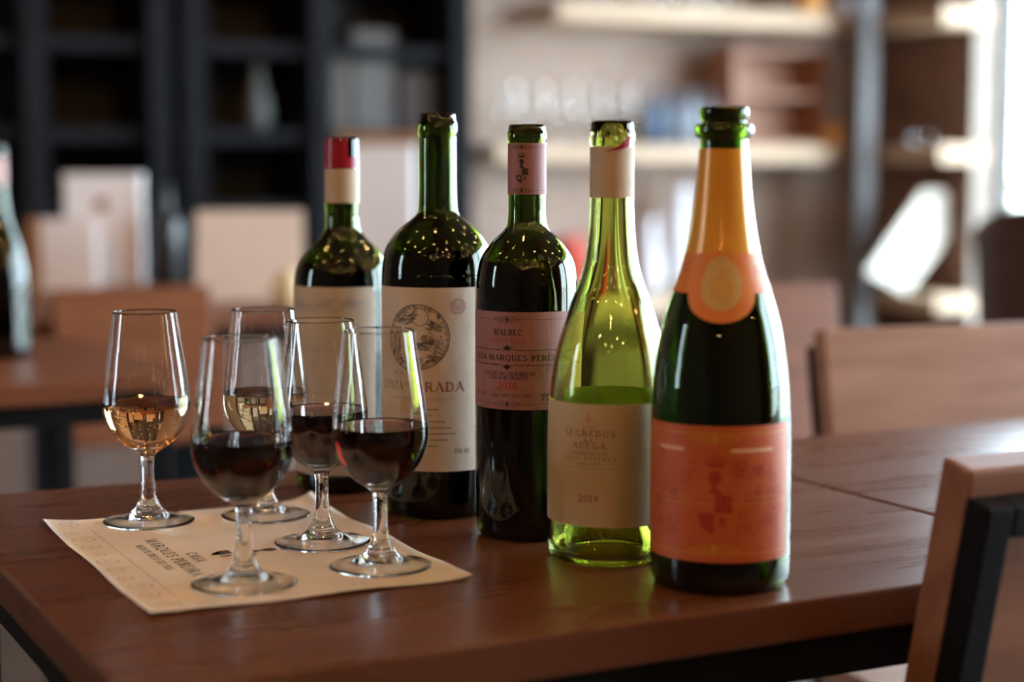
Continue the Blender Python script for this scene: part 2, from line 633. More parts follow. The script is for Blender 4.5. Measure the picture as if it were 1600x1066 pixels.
# ------------------------------------------------------------------ shelving on the brick walls
SH_Z = [(1.485, 1.545), (1.03, 1.085), (.525, .575)]
xs0 = on_y(868, 10, Y1 - .26).x
names = ['top', 'middle', 'lowest']
for k, (z0, z1) in enumerate(SH_Z):
    o = box('wall_shelf', (xs0 if k != 1 else xs0 - .22, Y1 - .27, z0), (X1 - .22, Y1 - .002, z1), M_SHELF, bevel=.004)
    tag(o, 'long pale wooden shelf on the back brick wall, %s of three' % names[k], 'shelf', None)
    o = box('wall_shelf', (X1 - .21, 4.58, z0), (X1 - .002, Y1 - .29, z1), M_SHELF, bevel=.004)
    tag(o, 'short pale shelf beside the window wall corner, %s of three' % names[k], 'shelf', None)
po = thing('shelf_post', 'grey steel post rising in front of the shelf corner', 'post', (X1 - .26, 4.93, 0))
box('pole', (-.033, -.033, .012), (.033, .033, ZC - .012), M_GREYMETAL, po, bevel=.004)
box('foot_plate', (-.06, -.06, 0), (.06, .06, .012), M_GREYMETAL, po, bevel=.002)
box('ceiling_plate', (-.06, -.06, ZC - .012), (.06, .06, ZC - .001), M_GREYMETAL, po, bevel=.002)

# slanting board by the right wall, sunlight put into its outline and white
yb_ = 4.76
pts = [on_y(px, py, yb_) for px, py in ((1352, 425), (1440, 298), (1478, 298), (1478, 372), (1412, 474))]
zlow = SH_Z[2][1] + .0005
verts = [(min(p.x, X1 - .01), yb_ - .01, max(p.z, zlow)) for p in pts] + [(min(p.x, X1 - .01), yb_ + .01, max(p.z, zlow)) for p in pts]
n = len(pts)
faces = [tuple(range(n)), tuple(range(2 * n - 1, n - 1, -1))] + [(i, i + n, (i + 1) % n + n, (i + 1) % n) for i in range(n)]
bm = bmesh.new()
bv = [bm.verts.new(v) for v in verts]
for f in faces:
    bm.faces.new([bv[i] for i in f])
o = bm_obj('sun_patch_board', bm, pmat('sun_patch_white', (.62, .56, .48), rough=.7, col2=(.66, .61, .53), scale=10))
tag(o, 'slanted board, white in imitation of a sun patch, leaning on the lowest short shelf', 'board')

# stemware on the middle shelf
GLASS_OUT = [(0, 5.0), (5, 4.8), (10, 4.3), (16, 3.0), (22, 1.7), (28, .6), (31.6, .02), (33.2, .05), (33.8, .8), (33.3, 1.5), (28, 2.6), (22, 3.7), (16, 5.6), (12.5, 7.8), (9.6, 11), (6.8, 16.5), (5.3, 23), (4.7, 31), (4.5, 39),
             (4.7, 46), (5.8, 50.5), (9, 53.4), (15, 57.2), (22, 63.6), (27.5, 71.2), (31, 79.8), (32.3, 88), (31.9, 97.5), (30.4, 110), (28.2, 125), (25.8, 141), (23.7, 156.3)]
GLASS_IN = [(22.95, 156.6), (25.05, 141), (27.45, 125), (29.6, 110), (30.95, 97.5), (31.2, 88), (29.8, 80), (26.2, 72.2), (20.7, 65.2), (14, 59.8), (8, 57), (3, 55.9), (0, 55.7)]
G_PROF = [GLASS_OUT[0]] + catmull(GLASS_OUT[1:], 3) + [(23.5, 157.5), (23.15, 157.9), (22.8, 157.6)] + catmull(GLASS_IN, 3)


def inner_r(z):
    pts = catmull(GLASS_IN, 6)[::-1]
    for (r0, z0), (r1, z1) in zip(pts[:-1], pts[1:]):
        if z0 <= z <= z1:
            return r0 + (r1 - r0) * (z - z0) / max(1e-9, z1 - z0)
    return pts[-1][0]


wg_mesh = None


def simple_glass(x, y, z, sc, label, group):
    global wg_mesh
    if wg_mesh is None:
        o = lathe('wine_glass', G_PROF, M_GLASS, seg=32)
        wg_mesh = o.data
    else:
        o = link(bpy.data.objects.new('wine_glass', wg_mesh))
    o.location = (x, y, z)
    o.scale = (sc, sc, sc)
    tag(o, label, 'glass', group)


for k, (px, nth) in enumerate(((798, 'leftmost'), (843, 'second'), (888, 'third'), (933, 'fourth'), (978, 'rightmost'))):
    p = on_y(px, 236, Y1 - .13)
    simple_glass(p.x, p.y, SH_Z[1][1] + .0005, 1.25, '%s stemmed glass of the blurred row on the middle wall shelf' % nth, 'glasses in a row on the middle wall shelf')


def lathe_thing(name, label, cat, p, prof, mat, seg=32):
    o = lathe(name, prof, mat, seg=seg, loc=p)
    return tag(o, label, cat)


def on_shelf(px, k, off=.13):
    p = on_y(px, 236, Y1 - off)
    return (p.x, p.y, SH_Z[k][1] + .0005)


BOTTLE_SIL = [(0, 0), (36, 0), (39, 4), (39, 190), (36, 205), (26, 222), (16, 238), (14, 250), (14, 300), (15, 302), (15, 308), (10, 308), (10, 300), (0, 299)]
for k, (px, c, nm) in enumerate(((1018, (.09, .14, .22), 'blue-grey'), (1048, (.14, .17, .22), 'slate blue'), (1078, (.34, .38, .44), 'pale blue'), (1108, (.34, .32, .36), 'lilac grey'))):
    lathe_thing('shelf_bottle', '%s bottle standing right of the glasses on the middle shelf' % nm, 'bottle', on_shelf(px, 1, .12 + .02 * (k % 2)),
                [(r * .8, z * .62) for r, z in BOTTLE_SIL], pmat('bottle_' + nm.replace(' ', '_').replace('-', '_'), c, rough=.25, col2=tuple(min(1, q * 1.2) for q in c), scale=9))
# white pitchers and red tin on the lowest shelf
JUG = [(0, 0), (45, 0), (58, 8), (66, 60), (64, 110), (48, 165), (36, 205), (38, 250), (44, 275), (40, 275), (33, 250), (31, 205), (0, 190)]
for px, sc, lb in ((1064, 1.35, 'tall white ceramic jug on the lowest shelf beside the sparkling bottle neck'), (1016, .95, 'shorter white ceramic jug on the lowest shelf left of the tall jug')):
    p = on_shelf(px, 2)
    t = thing('ceramic_jug', lb, 'jug', p, math.pi / 2)
    lathe('body', [(r * sc * .66, z * sc) for r, z in JUG], M_CERAMIC, t, seg=32)
    bm = bmesh.new()
    pr = None
    for q in range(9):
        a = math.radians(-80 + 160 * q / 8)
        c = Vector(((34 + 34 * math.cos(a)) * sc * .001, 0, (165 + 62 * math.sin(a)) * sc * .001))
        if pr is not None:
            tube_between(bm, pr, c, .007 * sc)
        pr = c
    bm_obj('handle', bm, M_CERAMIC, t, True)
lathe_thing('tin_canister', 'red round tin on the lowest shelf, blurred behind the pink-label bottle', 'tin', on_shelf(888, 2),
            [(0, 0), (60, 0), (63, 3), (63, 150), (66, 153), (66, 190), (63, 194), (18, 200), (16, 212), (0, 214)], M_REDTIN)
# items on the top shelf
TUMB = [(0, 0), (32, 0), (36, 3), (40, 110), (38, 110), (34, 8), (0, 7)]
for px, lb in ((962, 'leftmost'), (1042, 'middle'), (1120, 'rightmost')):
    lathe_thing('tumbler', '%s of three clear tumblers on the top wall shelf' % lb, 'glass', on_shelf(px, 0, .2), TUMB, M_GLASS)
lathe_thing('amber_jar', 'amber round jar on the top shelf near the corner', 'jar', on_shelf(1258, 0, .2), [(0, 0), (50, 0), (58, 8), (60, 100), (48, 125), (40, 130), (40, 150), (0, 152)], M_AMBERJAR)
lathe_thing('white_bowl', 'small white bowl on the top shelf by the grey post', 'bowl', on_shelf(1318, 0, .19), [(0, 0), (24, 0), (26, 5), (48, 30), (60, 62), (57, 62), (45, 34), (0, 10)], M_CERAMIC)
# crate on the middle shelf at the right
pc = on_y(1146, 228, Y1 - .22)
pe = on_y(1292, 228, Y1 - .22)
ct = thing('wine_crate', 'reddish wooden crate standing on the middle shelf near the corner', 'crate', (pc.x, Y1 - .22, SH_Z[1][1] + .0005))
cw = pe.x - pc.x
box('back_panel', (0, .15, 0), (cw, .165, .34), M_COPPER, ct)
for x in (0, cw - .015):
    box('side_panel', (x, 0, 0), (x + .015, .149, .34), M_COPPER, ct)
for z in (0, .17, .325):
    box('shelf_board', (.016, 0, z), (cw - .016, .149, z + .015), M_COPPER, ct)
lathe_thing('small_jar', 'ochre jar on the middle shelf left of the grey post', 'jar', on_shelf(1300, 1, .24), [(0, 0), (36, 0), (40, 5), (40, 55), (30, 70), (30, 78), (0, 79)], M_AMBERJAR)
pj = on_x(1440, 240, X1 - .12)
lathe_thing('glass_dish', 'small clear dish on the middle short shelf by the window', 'dish', (pj.x, pj.y, SH_Z[1][1] + .0005), [(0, 0), (30, 0), (34, 4), (52, 40), (49, 40), (31, 8), (0, 6)], M_GLASS)
# closed base cabinet under the lowest shelf
bc = thing('base_cabinet', 'low dark brown cupboard under the wall shelves', 'cabinet', (xs0, Y1 - .36, 0))
bw = X1 - .35 - xs0
M_CUP = pmat('cupboard_wood', (.10, .055, .04), rough=.5, col2=(.14, .08, .06), scale=5, stretch=(1, 1, 6))
box('body', (0, .022, .001), (bw, .35, .42), M_CUP, bc)
for k in range(4):
    d = box('cupboard_door', (bw * k / 4 + .004, 0, .03), (bw * (k + 1) / 4 - .004, .02, .41), M_CUP, bc)
    box('knob', (bw * (k + .85) / 4 - .01, -.022, .3), (bw * (k + .85) / 4 + .01, -.001, .32), M_GREYMETAL, d)

# ------------------------------------------------------------------ charcoal display cabinet on the left
YC = Y1 - .42
xr = on_y(745, 200, YC).x
xl = on_y(-60, 200, YC).x
cab = thing('display_cabinet', 'tall charcoal open cabinet filling the dark back left', 'cabinet', (0, 0, 0))
box('back_panel', (xl, Y1 - .03, .05), (xr, Y1 - .003, 2.5), M_CABDARK, cab)
for px in (57, 252, 305, 505, 724):
    x = on_y(px, 200, YC).x
    box('upright', (x - .032, YC, 0), (x + .032, Y1 - .031, 2.5), M_CAB, cab, bevel=.003)
xm = on_y(305, 200, YC).x
for py in (-60, 72, 212, 330):
    z = on_y(300, py, YC).z
    box('shelf', (xl, YC + .03, z - .02), (xr - .04, Y1 - .031, z + .02), M_CAB, cab, bevel=.002)
box('plinth', (xl, YC + .02, 0), (xr - .04, Y1 - .031, .25), M_CAB, cab, bevel=.002)
for a, b in ((-60, 57), (57, 252), (305, 505), (505, 724)):
    xa, xb2 = on_y(a, 200, YC).x + .04, on_y(b, 200, YC).x - .04
    box('drawer_front', (xa, YC + .0, .02), (xb2, YC + .019, .60), pmat('drawer_wood', (.15, .085, .06), rough=.5, col2=(.20, .12, .09), scale=5, stretch=(1, 6, 6)), cab, bevel=.003)
zs = on_y(300, 212, YC).z + .0205
p = on_y(402, 130, YC + .12)
lathe_thing('glass_decanter', 'pale grey decanter alone on a dark cabinet shelf', 'decanter', (p.x, p.y, zs),
            [(0, 0), (28, 0), (36, 8), (42, 50), (36, 95), (22, 135), (15, 170), (18, 190), (15, 190), (11, 170), (0, 160)], pmat('frosted_grey', (.11, .115, .115), rough=.5, col2=(.13, .135, .135), scale=8))
p = on_y(585, 212, YC + .08)
for k, (dx, w, h, c) in enumerate(((-.13, .11, .22, (.075, .06, .05)), (0.0, .13, .3, (.085, .075, .07)), (.15, .12, .18, (.05, .035, .03)))):
    o = box('storage_box', (p.x + dx - w / 2, p.y, zs), (p.x + dx + w / 2, p.y + .14, zs + h), pmat('box_card_%d' % k, c, rough=.7, col2=tuple(q * 1.2 for q in c), scale=8), bevel=.003)
    tag(o, ('short grey-brown', 'tall grey', 'low dark brown')[k] + ' storage box on the upper cabinet shelf', 'box')
# white poster-like display carton in front of the cabinet, behind the rear bottle
p0 = at(535, 225, 4.6)
p1 = at(648, 225, 4.6)
dcr = thing('display_carton', 'pale upright display carton with a red-brown top, behind the leftmost bottle', 'carton', (p0.x, p0.y, 0))
rzc = math.atan2(p1.y - p0.y, p1.x - p0.x)
dcr.rotation_euler = (0, 0, rzc)
wc = (p1 - p0).length
box('carton_body', (0, 0, .74), (wc, .12, p0.z), M_WHITE, dcr, bevel=.003)
box('carton_lid', (-.012, -.01, p0.z + .001), (wc + .05, .13, p0.z + .028), M_KRAFT, dcr, bevel=.003)
sb = thing('side_table', 'narrow dark side table under the pale display carton', 'table', (p0.x - .15, p0.y - .06, 0), rzc)
box('tabletop', (0, 0, .71), (.62, .3, .7385), M_WOOD2, sb)
for x in (.01, .58):
    for y in (.01, .26):
        box('leg', (x, y, 0), (x + .03, y + .03, .709), M_STEEL, sb)

# ------------------------------------------------------------------ things on the far left table
q = on_z(163, 452)


def card_box(name, label, cat, px0, px1, py_top, py_base, depth, mat, side_mat=None):
    a = on_z((px0 + px1) / 2, py_base)
    D = a.x * SYW + a.y * CYW
    w = (px1 - px0) / F_PX * D
    h = at((px0 + px1) / 2, py_top, D).z - TABLE_Z
    t = thing(name, label, cat, (a.x, a.y, TABLE_Z), -YAW + math.radians(6))
    return t, w, h, depth


t, w, h, d = card_box('gift_box', 'tall white upright box with a small brown emblem on the far table', 'box', 104, 222, 280, 446, .06, M_WHITE)
box('box_body', (-w / 2, 0, .0005), (w / 2, d, h), M_WHITE, t, bevel=.003)
bmv = [(0, -.001, h * .76)] + [(.016 * math.cos(math.tau * k / 20) - .002, -.001, h * .76 + .016 * math.sin(math.tau * k / 20)) for k in range(20)]
mesh('emblem', bmv, [(0, 1 + k, 1 + (k + 1) % 20) for k in range(20)], M_KRAFT, t)
box('lid', (-w / 2 - .002, -.0008, h + .0003), (w / 2 + .002, d + .001, h + .012), M_WHITE, t, bevel=.002)
t, w, h, d = card_box('small_carton', 'low white carton with a kraft brown side, left of the tall box', 'carton', 66, 150, 342, 456, .09, M_WHITE)
box('front_panel', (-w / 2, -.0, .0005), (w / 2, .008, h), M_WHITE, t, bevel=.001)
box('kraft_side', (-w / 2 - .028, .0, .0005), (-w / 2 - .001, .06, h), M_KRAFT, t, bevel=.001)
box('back_panel', (-w / 2, .052, .0005), (w / 2, .06, h * .97), M_WHITE, t, bevel=.001)
t, w, h, d = card_box('tent_card', 'wide ivory tent card on the far table behind the left glasses', 'card', 306, 474, 330, 470, .1, M_IVORY)
lean = .05
vs = []
for s, y0 in ((1, 0), (-1, .13)):
    yt = .065
    vs += [(-w / 2, y0, .0005), (w / 2, y0, .0005), (w / 2, yt, h), (-w / 2, yt, h)]
    ysh = .004 * s
    vs += [(-w / 2, y0 + ysh, .0005), (w / 2, y0 + ysh, .0005), (w / 2, yt + ysh, h), (-w / 2, yt + ysh, h)]
fs = []
for b in (0, 8):
    fs += [(b, b + 1, b + 2, b + 3), (b + 7, b + 6, b + 5, b + 4), (b, b + 4, b + 5, b + 1), (b + 1, b + 5, b + 6, b + 2), (b + 2, b + 6, b + 7, b + 3), (b + 3, b + 7, b + 4, b)]
mesh('front_leaf', vs[:8], fs[:6], M_IVORY, t)
mesh('back_leaf', vs[8:], fs[:6], M_IVORY, t)
a = on_z(452, 482)
lathe_thing('cream_jar', 'cream round ceramic jar in front of the ivory tent card', 'jar', (a.x, a.y, TABLE_Z + .0005), [(0, 0), (22, 0), (30, 6), (35, 28), (30, 50), (20, 62), (14, 64), (14, 70), (0, 72)], M_CREAMJAR)
a = on_z(262, 446)
lathe_thing('dark_bottle', 'black bottle standing between the white boxes and ivory card', 'bottle', (a.x, a.y, TABLE_Z + .0005),
            [(r * .9, z * .72) for r, z in BOTTLE_SIL], pmat('black_bottle', (.02, .02, .022), rough=.25, col2=(.03, .03, .03), scale=5))

# ------------------------------------------------------------------ lettering: a small stroked serif alphabet
T_, M_, N_ = .17, .125, .065


def arc(cx, cy, rx, ry, a0, a1, n=8):
    return [(cx + rx * math.cos(math.radians(a0 + (a1 - a0) * k / n)), cy + ry * math.sin(math.radians(a0 + (a1 - a0) * k / n))) for k in range(n + 1)]


GL = {
    'A': (.8, [(N_, [(.08, 0), (.42, 1)]), (T_, [(.40, 1), (.72, 0)]), (N_, [(.2, .34), (.6, .34)])], [(.08, 0), (.72, 0)]),
    'B': (.68, [(T_, [(.16, 0), (.16, 1)]), (M_, [(.16, .96), (.38, .96)] + arc(.38, .75, .18, .21, 80, -80, 6) + [(.16, .53)]), (M_, [(.16, .52), (.4, .52)] + arc(.4, .28, .2, .24, 80, -80, 6) + [(.16, .04)])], [(.1, 0), (.1, 1)]),
    'C': (.74, [(M_, arc(.42, .5, .32, .46, 48, 312, 14)), (N_, [(.64, .95), (.64, .7)])], []),
    'D': (.78, [(T_, [(.16, 0), (.16, 1)]), (M_, [(.16, .96), (.36, .96)] + arc(.36, .5, .32, .46, 85, -85, 9) + [(.16, .04)])], [(.1, 0), (.1, 1)]),
    'E': (.66, [(T_, [(.16, 0), (.16, 1)]), (N_, [(.16, .97), (.58, .97), (.58, .78)]), (N_, [(.16, .52), (.46, .52)]), (N_, [(.16, .03), (.6, .03), (.6, .24)])], [(.1, 0), (.1, 1), (.46, .52, 'v')]),
    'F': (.62, [(T_, [(.16, 0), (.16, 1)]), (N_, [(.16, .97), (.58, .97), (.58, .78)]), (N_, [(.16, .5), (.46, .5)])], [(.16, 0), (.1, 1)]),
    'G': (.8, [(M_, arc(.42, .5, .32, .46, 48, 300, 14)), (T_, [(.66, .05), (.66, .42)]), (N_, [(.64, .95), (.64, .72)])], [(.66, .42)]),
    'H': (.84, [(T_, [(.16, 0), (.16, 1)]), (T_, [(.66, 0), (.66, 1)]), (N_, [(.16, .5), (.66, .5)])], [(.16, 0), (.16, 1), (.66, 0), (.66, 1)]),
    'I': (.38, [(T_, [(.18, 0), (.18, 1)])], [(.18, 0), (.18, 1)]),
    'J': (.5, [(T_, [(.32, 1), (.32, .2)]), (N_, arc(.2, .18, .13, .16, 0, -150, 5))], [(.32, 1)]),
    'L': (.64, [(T_, [(.16, 0), (.16, 1)]), (N_, [(.16, .03), (.58, .03), (.58, .27)])], [(.16, 0), (.16, 1)]),
    'M': (.98, [(N_, [(.12, 0), (.12, 1)]), (T_, [(.14, 1), (.46, .05)]), (N_, [(.46, .05), (.8, 1)]), (T_, [(.8, 1), (.8, 0)])], [(.12, 0), (.1, 1), (.8, 0), (.82, 1)]),
    'N': (.84, [(N_, [(.13, 0), (.13, 1)]), (T_, [(.14, 1), (.66, 0)]), (N_, [(.68, 0), (.68, 1)])], [(.13, 0), (.1, 1), (.68, 1)]),
    'O': (.82, [(M_, arc(.4, .5, .32, .46, 0, 360, 18))], []),
    'P': (.66, [(T_, [(.16, 0), (.16, 1)]), (M_, [(.16, .96), (.38, .96)] + arc(.38, .71, .2, .25, 80, -80, 6) + [(.16, .46)])], [(.16, 0), (.1, 1)]),
    'Q': (.82, [(M_, arc(.4, .5, .32, .46, 0, 360, 18)), (M_, [(.42, .08), (.72, -.2)])], []),
    'R': (.76, [(T_, [(.16, 0), (.16, 1)]), (M_, [(.16, .96), (.38, .96)] + arc(.38, .74, .19, .22, 80, -80, 6) + [(.16, .52)]), (T_, [(.4, .52), (.66, 0)])], [(.16, 0), (.1, 1), (.68, 0)]),
    'S': (.62, [(M_, arc(.31, .74, .21, .22, 35, 265, 9) + arc(.31, .27, .23, .23, 85, -145, 9)), (N_, [(.5, .95), (.5, .74)]), (N_, [(.1, .05), (.1, .26)])], []),
    'T': (.72, [(T_, [(.35, 0), (.35, 1)]), (N_, [(.05, .76), (.05, .97), (.65, .97), (.65, .76)])], [(.35, 0)]),
    'U': (.82, [(T_, [(.16, 1), (.16, .3)]), (M_, arc(.4, .3, .24, .26, 180, 360, 8)), (N_, [(.65, .3), (.65, 1)])], [(.16, 1), (.65, 1)]),
    'V': (.78, [(T_, [(.08, 1), (.4, 0)]), (N_, [(.4, 0), (.7, 1)])], [(.08, 1), (.7, 1)]),
    'X': (.76, [(T_, [(.1, 1), (.66, 0)]), (N_, [(.1, 0), (.66, 1)])], [(.1, 0), (.66, 0), (.1, 1), (.66, 1)]),
    'Y': (.76, [(T_, [(.08, 1), (.38, .48)]), (N_, [(.68, 1), (.38, .48)]), (T_, [(.38, .5), (.38, 0)])], [(.08, 1), (.68, 1), (.38, 0)]),
    '0': (.62, [(M_, arc(.3, .5, .21, .46, 0, 360, 16))], []),
    '1': (.44, [(T_, [(.22, 0), (.22, 1)]), (N_, [(.22, .97), (.06, .8)])], [(.22, 0)]),
    '2': (.6, [(M_, arc(.3, .72, .21, .25, 170, -30, 8) + [(.08, .05), (.54, .05), (.56, .2)])], []),
    '3': (.6, [(M_, arc(.28, .74, .2, .22, 150, -80, 7)), (M_, arc(.28, .27, .23, .25, 80, -150, 7))], []),
    '5': (.6, [(M_, [(.54, .96), (.16, .96), (.14, .55)] + arc(.29, .3, .22, .28, 110, -150, 9))], []),
    '7': (.58, [(M_, [(.06, .8), (.06, .95), (.54, .95)]), (T_, [(.54, .95), (.22, 0)])], []),
    '8': (.62, [(M_, arc(.3, .75, .18, .21, 0, 360, 12)), (M_, arc(.3, .27, .22, .24, 0, 360, 12))], []),
    '9': (.62, [(M_, arc(.3, .68, .2, .28, 0, 360, 12)), (M_, [(.5, .68), (.44, .25), (.2, .04)])], []),
    '%': (.8, [(N_, [(.15, 0), (.6, 1)]), (N_, arc(.18, .75, .13, .2, 0, 360, 8)), (N_, arc(.58, .24, .13, .2, 0, 360, 8))], []),
}
ACC = {'Ê': ('E', [(N_, [(.22, 1.1), (.37, 1.25), (.52, 1.1)])]), 'Á': ('A', [(N_, [(.36, 1.08), (.54, 1.26)])])}


def stroke(pts, w):
    """polyline to quads"""
    out = []
    for (x0, y0), (x1, y1) in zip(pts[:-1], pts[1:]):
        dx, dy = x1 - x0, y1 - y0
        L = math.hypot(dx, dy)
        if L < 1e-6:
            continue
        dx, dy = dx / L, dy / L
        e = w * .22
        nx, ny = -dy * w / 2, dx * w / 2
        a, b = (x0 - dx * e, y0 - dy * e), (x1 + dx * e, y1 + dy * e)
        k = max(1, int(L / 3.0)) if w * 1 > .02 and L > 3.0 else 1
        for i in range(k):
            p = (a[0] + (b[0] - a[0]) * i / k, a[1] + (b[1] - a[1]) * i / k)
            q = (a[0] + (b[0] - a[0]) * (i + 1) / k, a[1] + (b[1] - a[1]) * (i + 1) / k)
            out.append([(p[0] - nx, p[1] - ny), (q[0] - nx, q[1] - ny), (q[0] + nx, q[1] + ny), (p[0] + nx, p[1] + ny)])
    return out


def text(s, size, x, y, align='c', track=.1, sans=False, width=None):
    polys, cur = [], 0.
    for ch in s:
        if ch == ' ':
            cur += .42 + track
            continue
        acc = []
        if ch in ACC:
            ch, acc = ACC[ch]
        w, st, ser = GL[ch]
        for sw, pts in list(st) + list(acc):
            if sans:
                sw = .11
            for qd in stroke(pts, sw):
                polys.append([(px + cur, py) for px, py in qd])
        if not sans:
            for sr in ser:
                if len(sr) == 3:
                    continue
                sx, sy = sr
                yy = .025 if sy < .5 else .975 if sy > .9 else sy
                polys.append([(cur + sx - .15, yy - .028), (cur + sx + .15, yy - .028), (cur + sx + .15, yy + .028), (cur + sx - .15, yy + .028)])
        cur += w + track
    cur -= track
    sx = size if width is None else width / cur
    ox = {'c': -cur / 2, 'l': 0, 'r': -cur}[align]
    return [[(x + (px + ox) * sx, y + py * size) for px, py in q] for q in polys]


def disc(cx, cy, rx, ry=None, n=16):
    ry = rx if ry is None else ry
    return [[(cx, cy), (cx + rx * math.cos(math.tau * k / n), cy + ry * math.sin(math.tau * k / n)),
             (cx + rx * math.cos(math.tau * (k + 1) / n), cy + ry * math.sin(math.tau * (k + 1) / n))] for k in range(n)]


def ring(cx, cy, r, w, ry=None, n=40):
    return stroke(arc(cx, cy, r, ry or r, 0, 360, n), w)


def spiral(cx, cy, r0, r1, turns, a0, w, n=18, flip=1):
    return stroke([(cx + (r0 + (r1 - r0) * k / n) * math.cos(a0 + flip * math.tau * turns * k / n),
                    cy + (r0 + (r1 - r0) * k / n) * math.sin(a0 + flip * math.tau * turns * k / n)) for k in range(n + 1)], w)


def flourish(cx, cy, w, lw=.22):
    """row ornament: mirrored scrolls with diamonds"""
    h = w * .1
    out = []
    out += [[(cx - h * .45, cy), (cx, cy - h * 1.2), (cx + h * .45, cy), (cx, cy + h * 1.2)]]
    for s in (-1, 1):
        for k, (dx, r) in enumerate(((.10, .75), (.2, .65), (.3, .5))):
            out += spiral(cx + s * w * dx, cy + h * .25, h * r, h * r * .25, .9, math.pi / 2 * (1 - s), lw, 9, s)
            out += spiral(cx + s * w * dx, cy - h * .25, h * r, h * r * .25, .9, math.pi / 2 * (1 - s), lw, 9, -s)
        out += [[(cx + s * w * .4, cy - h * .3), (cx + s * w * .47, cy), (cx + s * w * .4, cy + h * .3), (cx + s * w * .37, cy)]]
    return out


def rule(x0, x1, y, w):
    n = max(2, int(abs(x1 - x0) / 2.0))
    return stroke([(x0 + (x1 - x0) * k / n, y) for k in range(n + 1)], w)


def crest(cx, cy, h, solid=False):
    """crown, bird's head and a quartered shield; h = full height, centred"""
    k = h / 24.0
    P = []
    y = 7.8
    P += [[(-2.0, y), (2.0, y), (2.2, y + .7), (-2.2, y + .7)]]
    for x, t in ((-2.2, 2.2), (-1.1, 2.7), (0, 3.2), (1.1, 2.7), (2.2, 2.2)):
        P += [[(x * .85 - .42, y + .7), (x * .85 + .42, y + .7), (x * 1.15, y + t)]]
        P += disc(x * 1.15, y + t, .38, n=8)
    P += disc(0, 5.0, 1.7, 1.9, 12)
    P += [[(-.9, 4.3), (.7, 4.3), (.2, 2.0), (-.9, 2.0)]]
    P += [[(-1.9, 1.0), (-.3, 2.2), (1.2, 1.6), (2.2, .4), (.4, .6)]]
    # upper right quarter with light holes left open
    x0, x1, y0, y1 = .1, 4.6, -4.4, .2
    m = 1.12
    for a, b in ((x0, x0 + m), ((x0 + x1) / 2 - m / 2, (x0 + x1) / 2 + m / 2), (x1 - m, x1)):
        P += [[(a, y0), (b, y0), (b, y1), (a, y1)]]
    for a, b in ((y0, y0 + m), ((y0 + y1) / 2 - m / 2, (y0 + y1) / 2 + m / 2), (y1 - m, y1)):
        P += [[(x0, a), (x1, a), (x1, b), (x0, b)]]
    # lower left quarter with rounded foot
    P += [[(-4.2, -6.2), (-4.2, -4.6), (.0, -4.6), (.0, -5.6), (-3.2, -5.6)]]
    P += [[(-4.2, -6.2), (-3.0, -5.6), (-3.0, -8.4), (-3.6, -7.6)]]
    P += [[(-3.0, -7.2), (-3.0, -8.6), (-1.6, -9.6), (0, -10.2), (0, -7.8)]]
    P += [[(-1.0, -5.6), (0, -5.6), (0, -8), (-1.0, -8)]]
    if solid:
        P += [[(-3.2, -5.4), (0, -5.4), (0, -9.6), (-1.6, -9.2), (-3.0, -7.8)], [(.4, -4.2), (4.4, -4.2), (4.4, -1.9), (.4, -1.9)]]
    # small arch at lower right
    P += [[(1.2, -8.4), (1.8, -8.4), (1.9, -6.2), (1.3, -6.2)], [(2.5, -8.4), (3.1, -8.4), (2.9, -6.2), (2.3, -6.2)], [(1.3, -6.6), (2.9, -6.6), (2.6, -5.6), (1.6, -5.6)]]
    return [[(cx + a * k, cy + b * k) for a, b in q] for q in P]


def clip_x(poly, x, keep_less):
    out = []
    for (ax, ay), (bx, by) in zip(poly, poly[1:] + poly[:1]):
        ia, ib = (ax <= x) == keep_less, (bx <= x) == keep_less
        if ia:
            out.append((ax, ay))
        if ia != ib:
            k = (x - ax) / (bx - ax)
            out.append((x, ay + (by - ay) * k))
    return out


def strips(polys, w):
    out = []
    for q in polys:
        q = list(q)
        while True:
            lo = min(p[0] for p in q)
            if max(p[0] for p in q) - lo <= w * 1.2:
                out.append(q)
                break
            a = clip_x(q, lo + w, True)
            if len(a) > 2:
                out.append(a)
            q = clip_x(q, lo + w, False)
            if len(q) < 3:
                break
    return out


def print_mesh(name, polys, fn, mat, parent, w=1.6):
    verts, faces = [], []
    for q in strips(polys, w):
        s = len(verts)
        verts += [fn(x, y) for x, y in q]
        faces.append(tuple(range(s, s + len(q))))
    return mesh(name, verts, faces, mat, parent)


# ------------------------------------------------------------------ bottles
class Profile:
    def __init__(self, pts):                       # (r, z) mm, descending z
        self.p = sorted(((z, r) for r, z in pts))

    def r(self, z):
        p = self.p
        if z <= p[0][0]:
            return p[0][1]
        for (z0, r0), (z1, r1) in zip(p[:-1], p[1:]):
            if z0 <= z <= z1:
                return r0 + (r1 - r0) * (z - z0) / max(1e-9, z1 - z0)
        return p[-1][1]


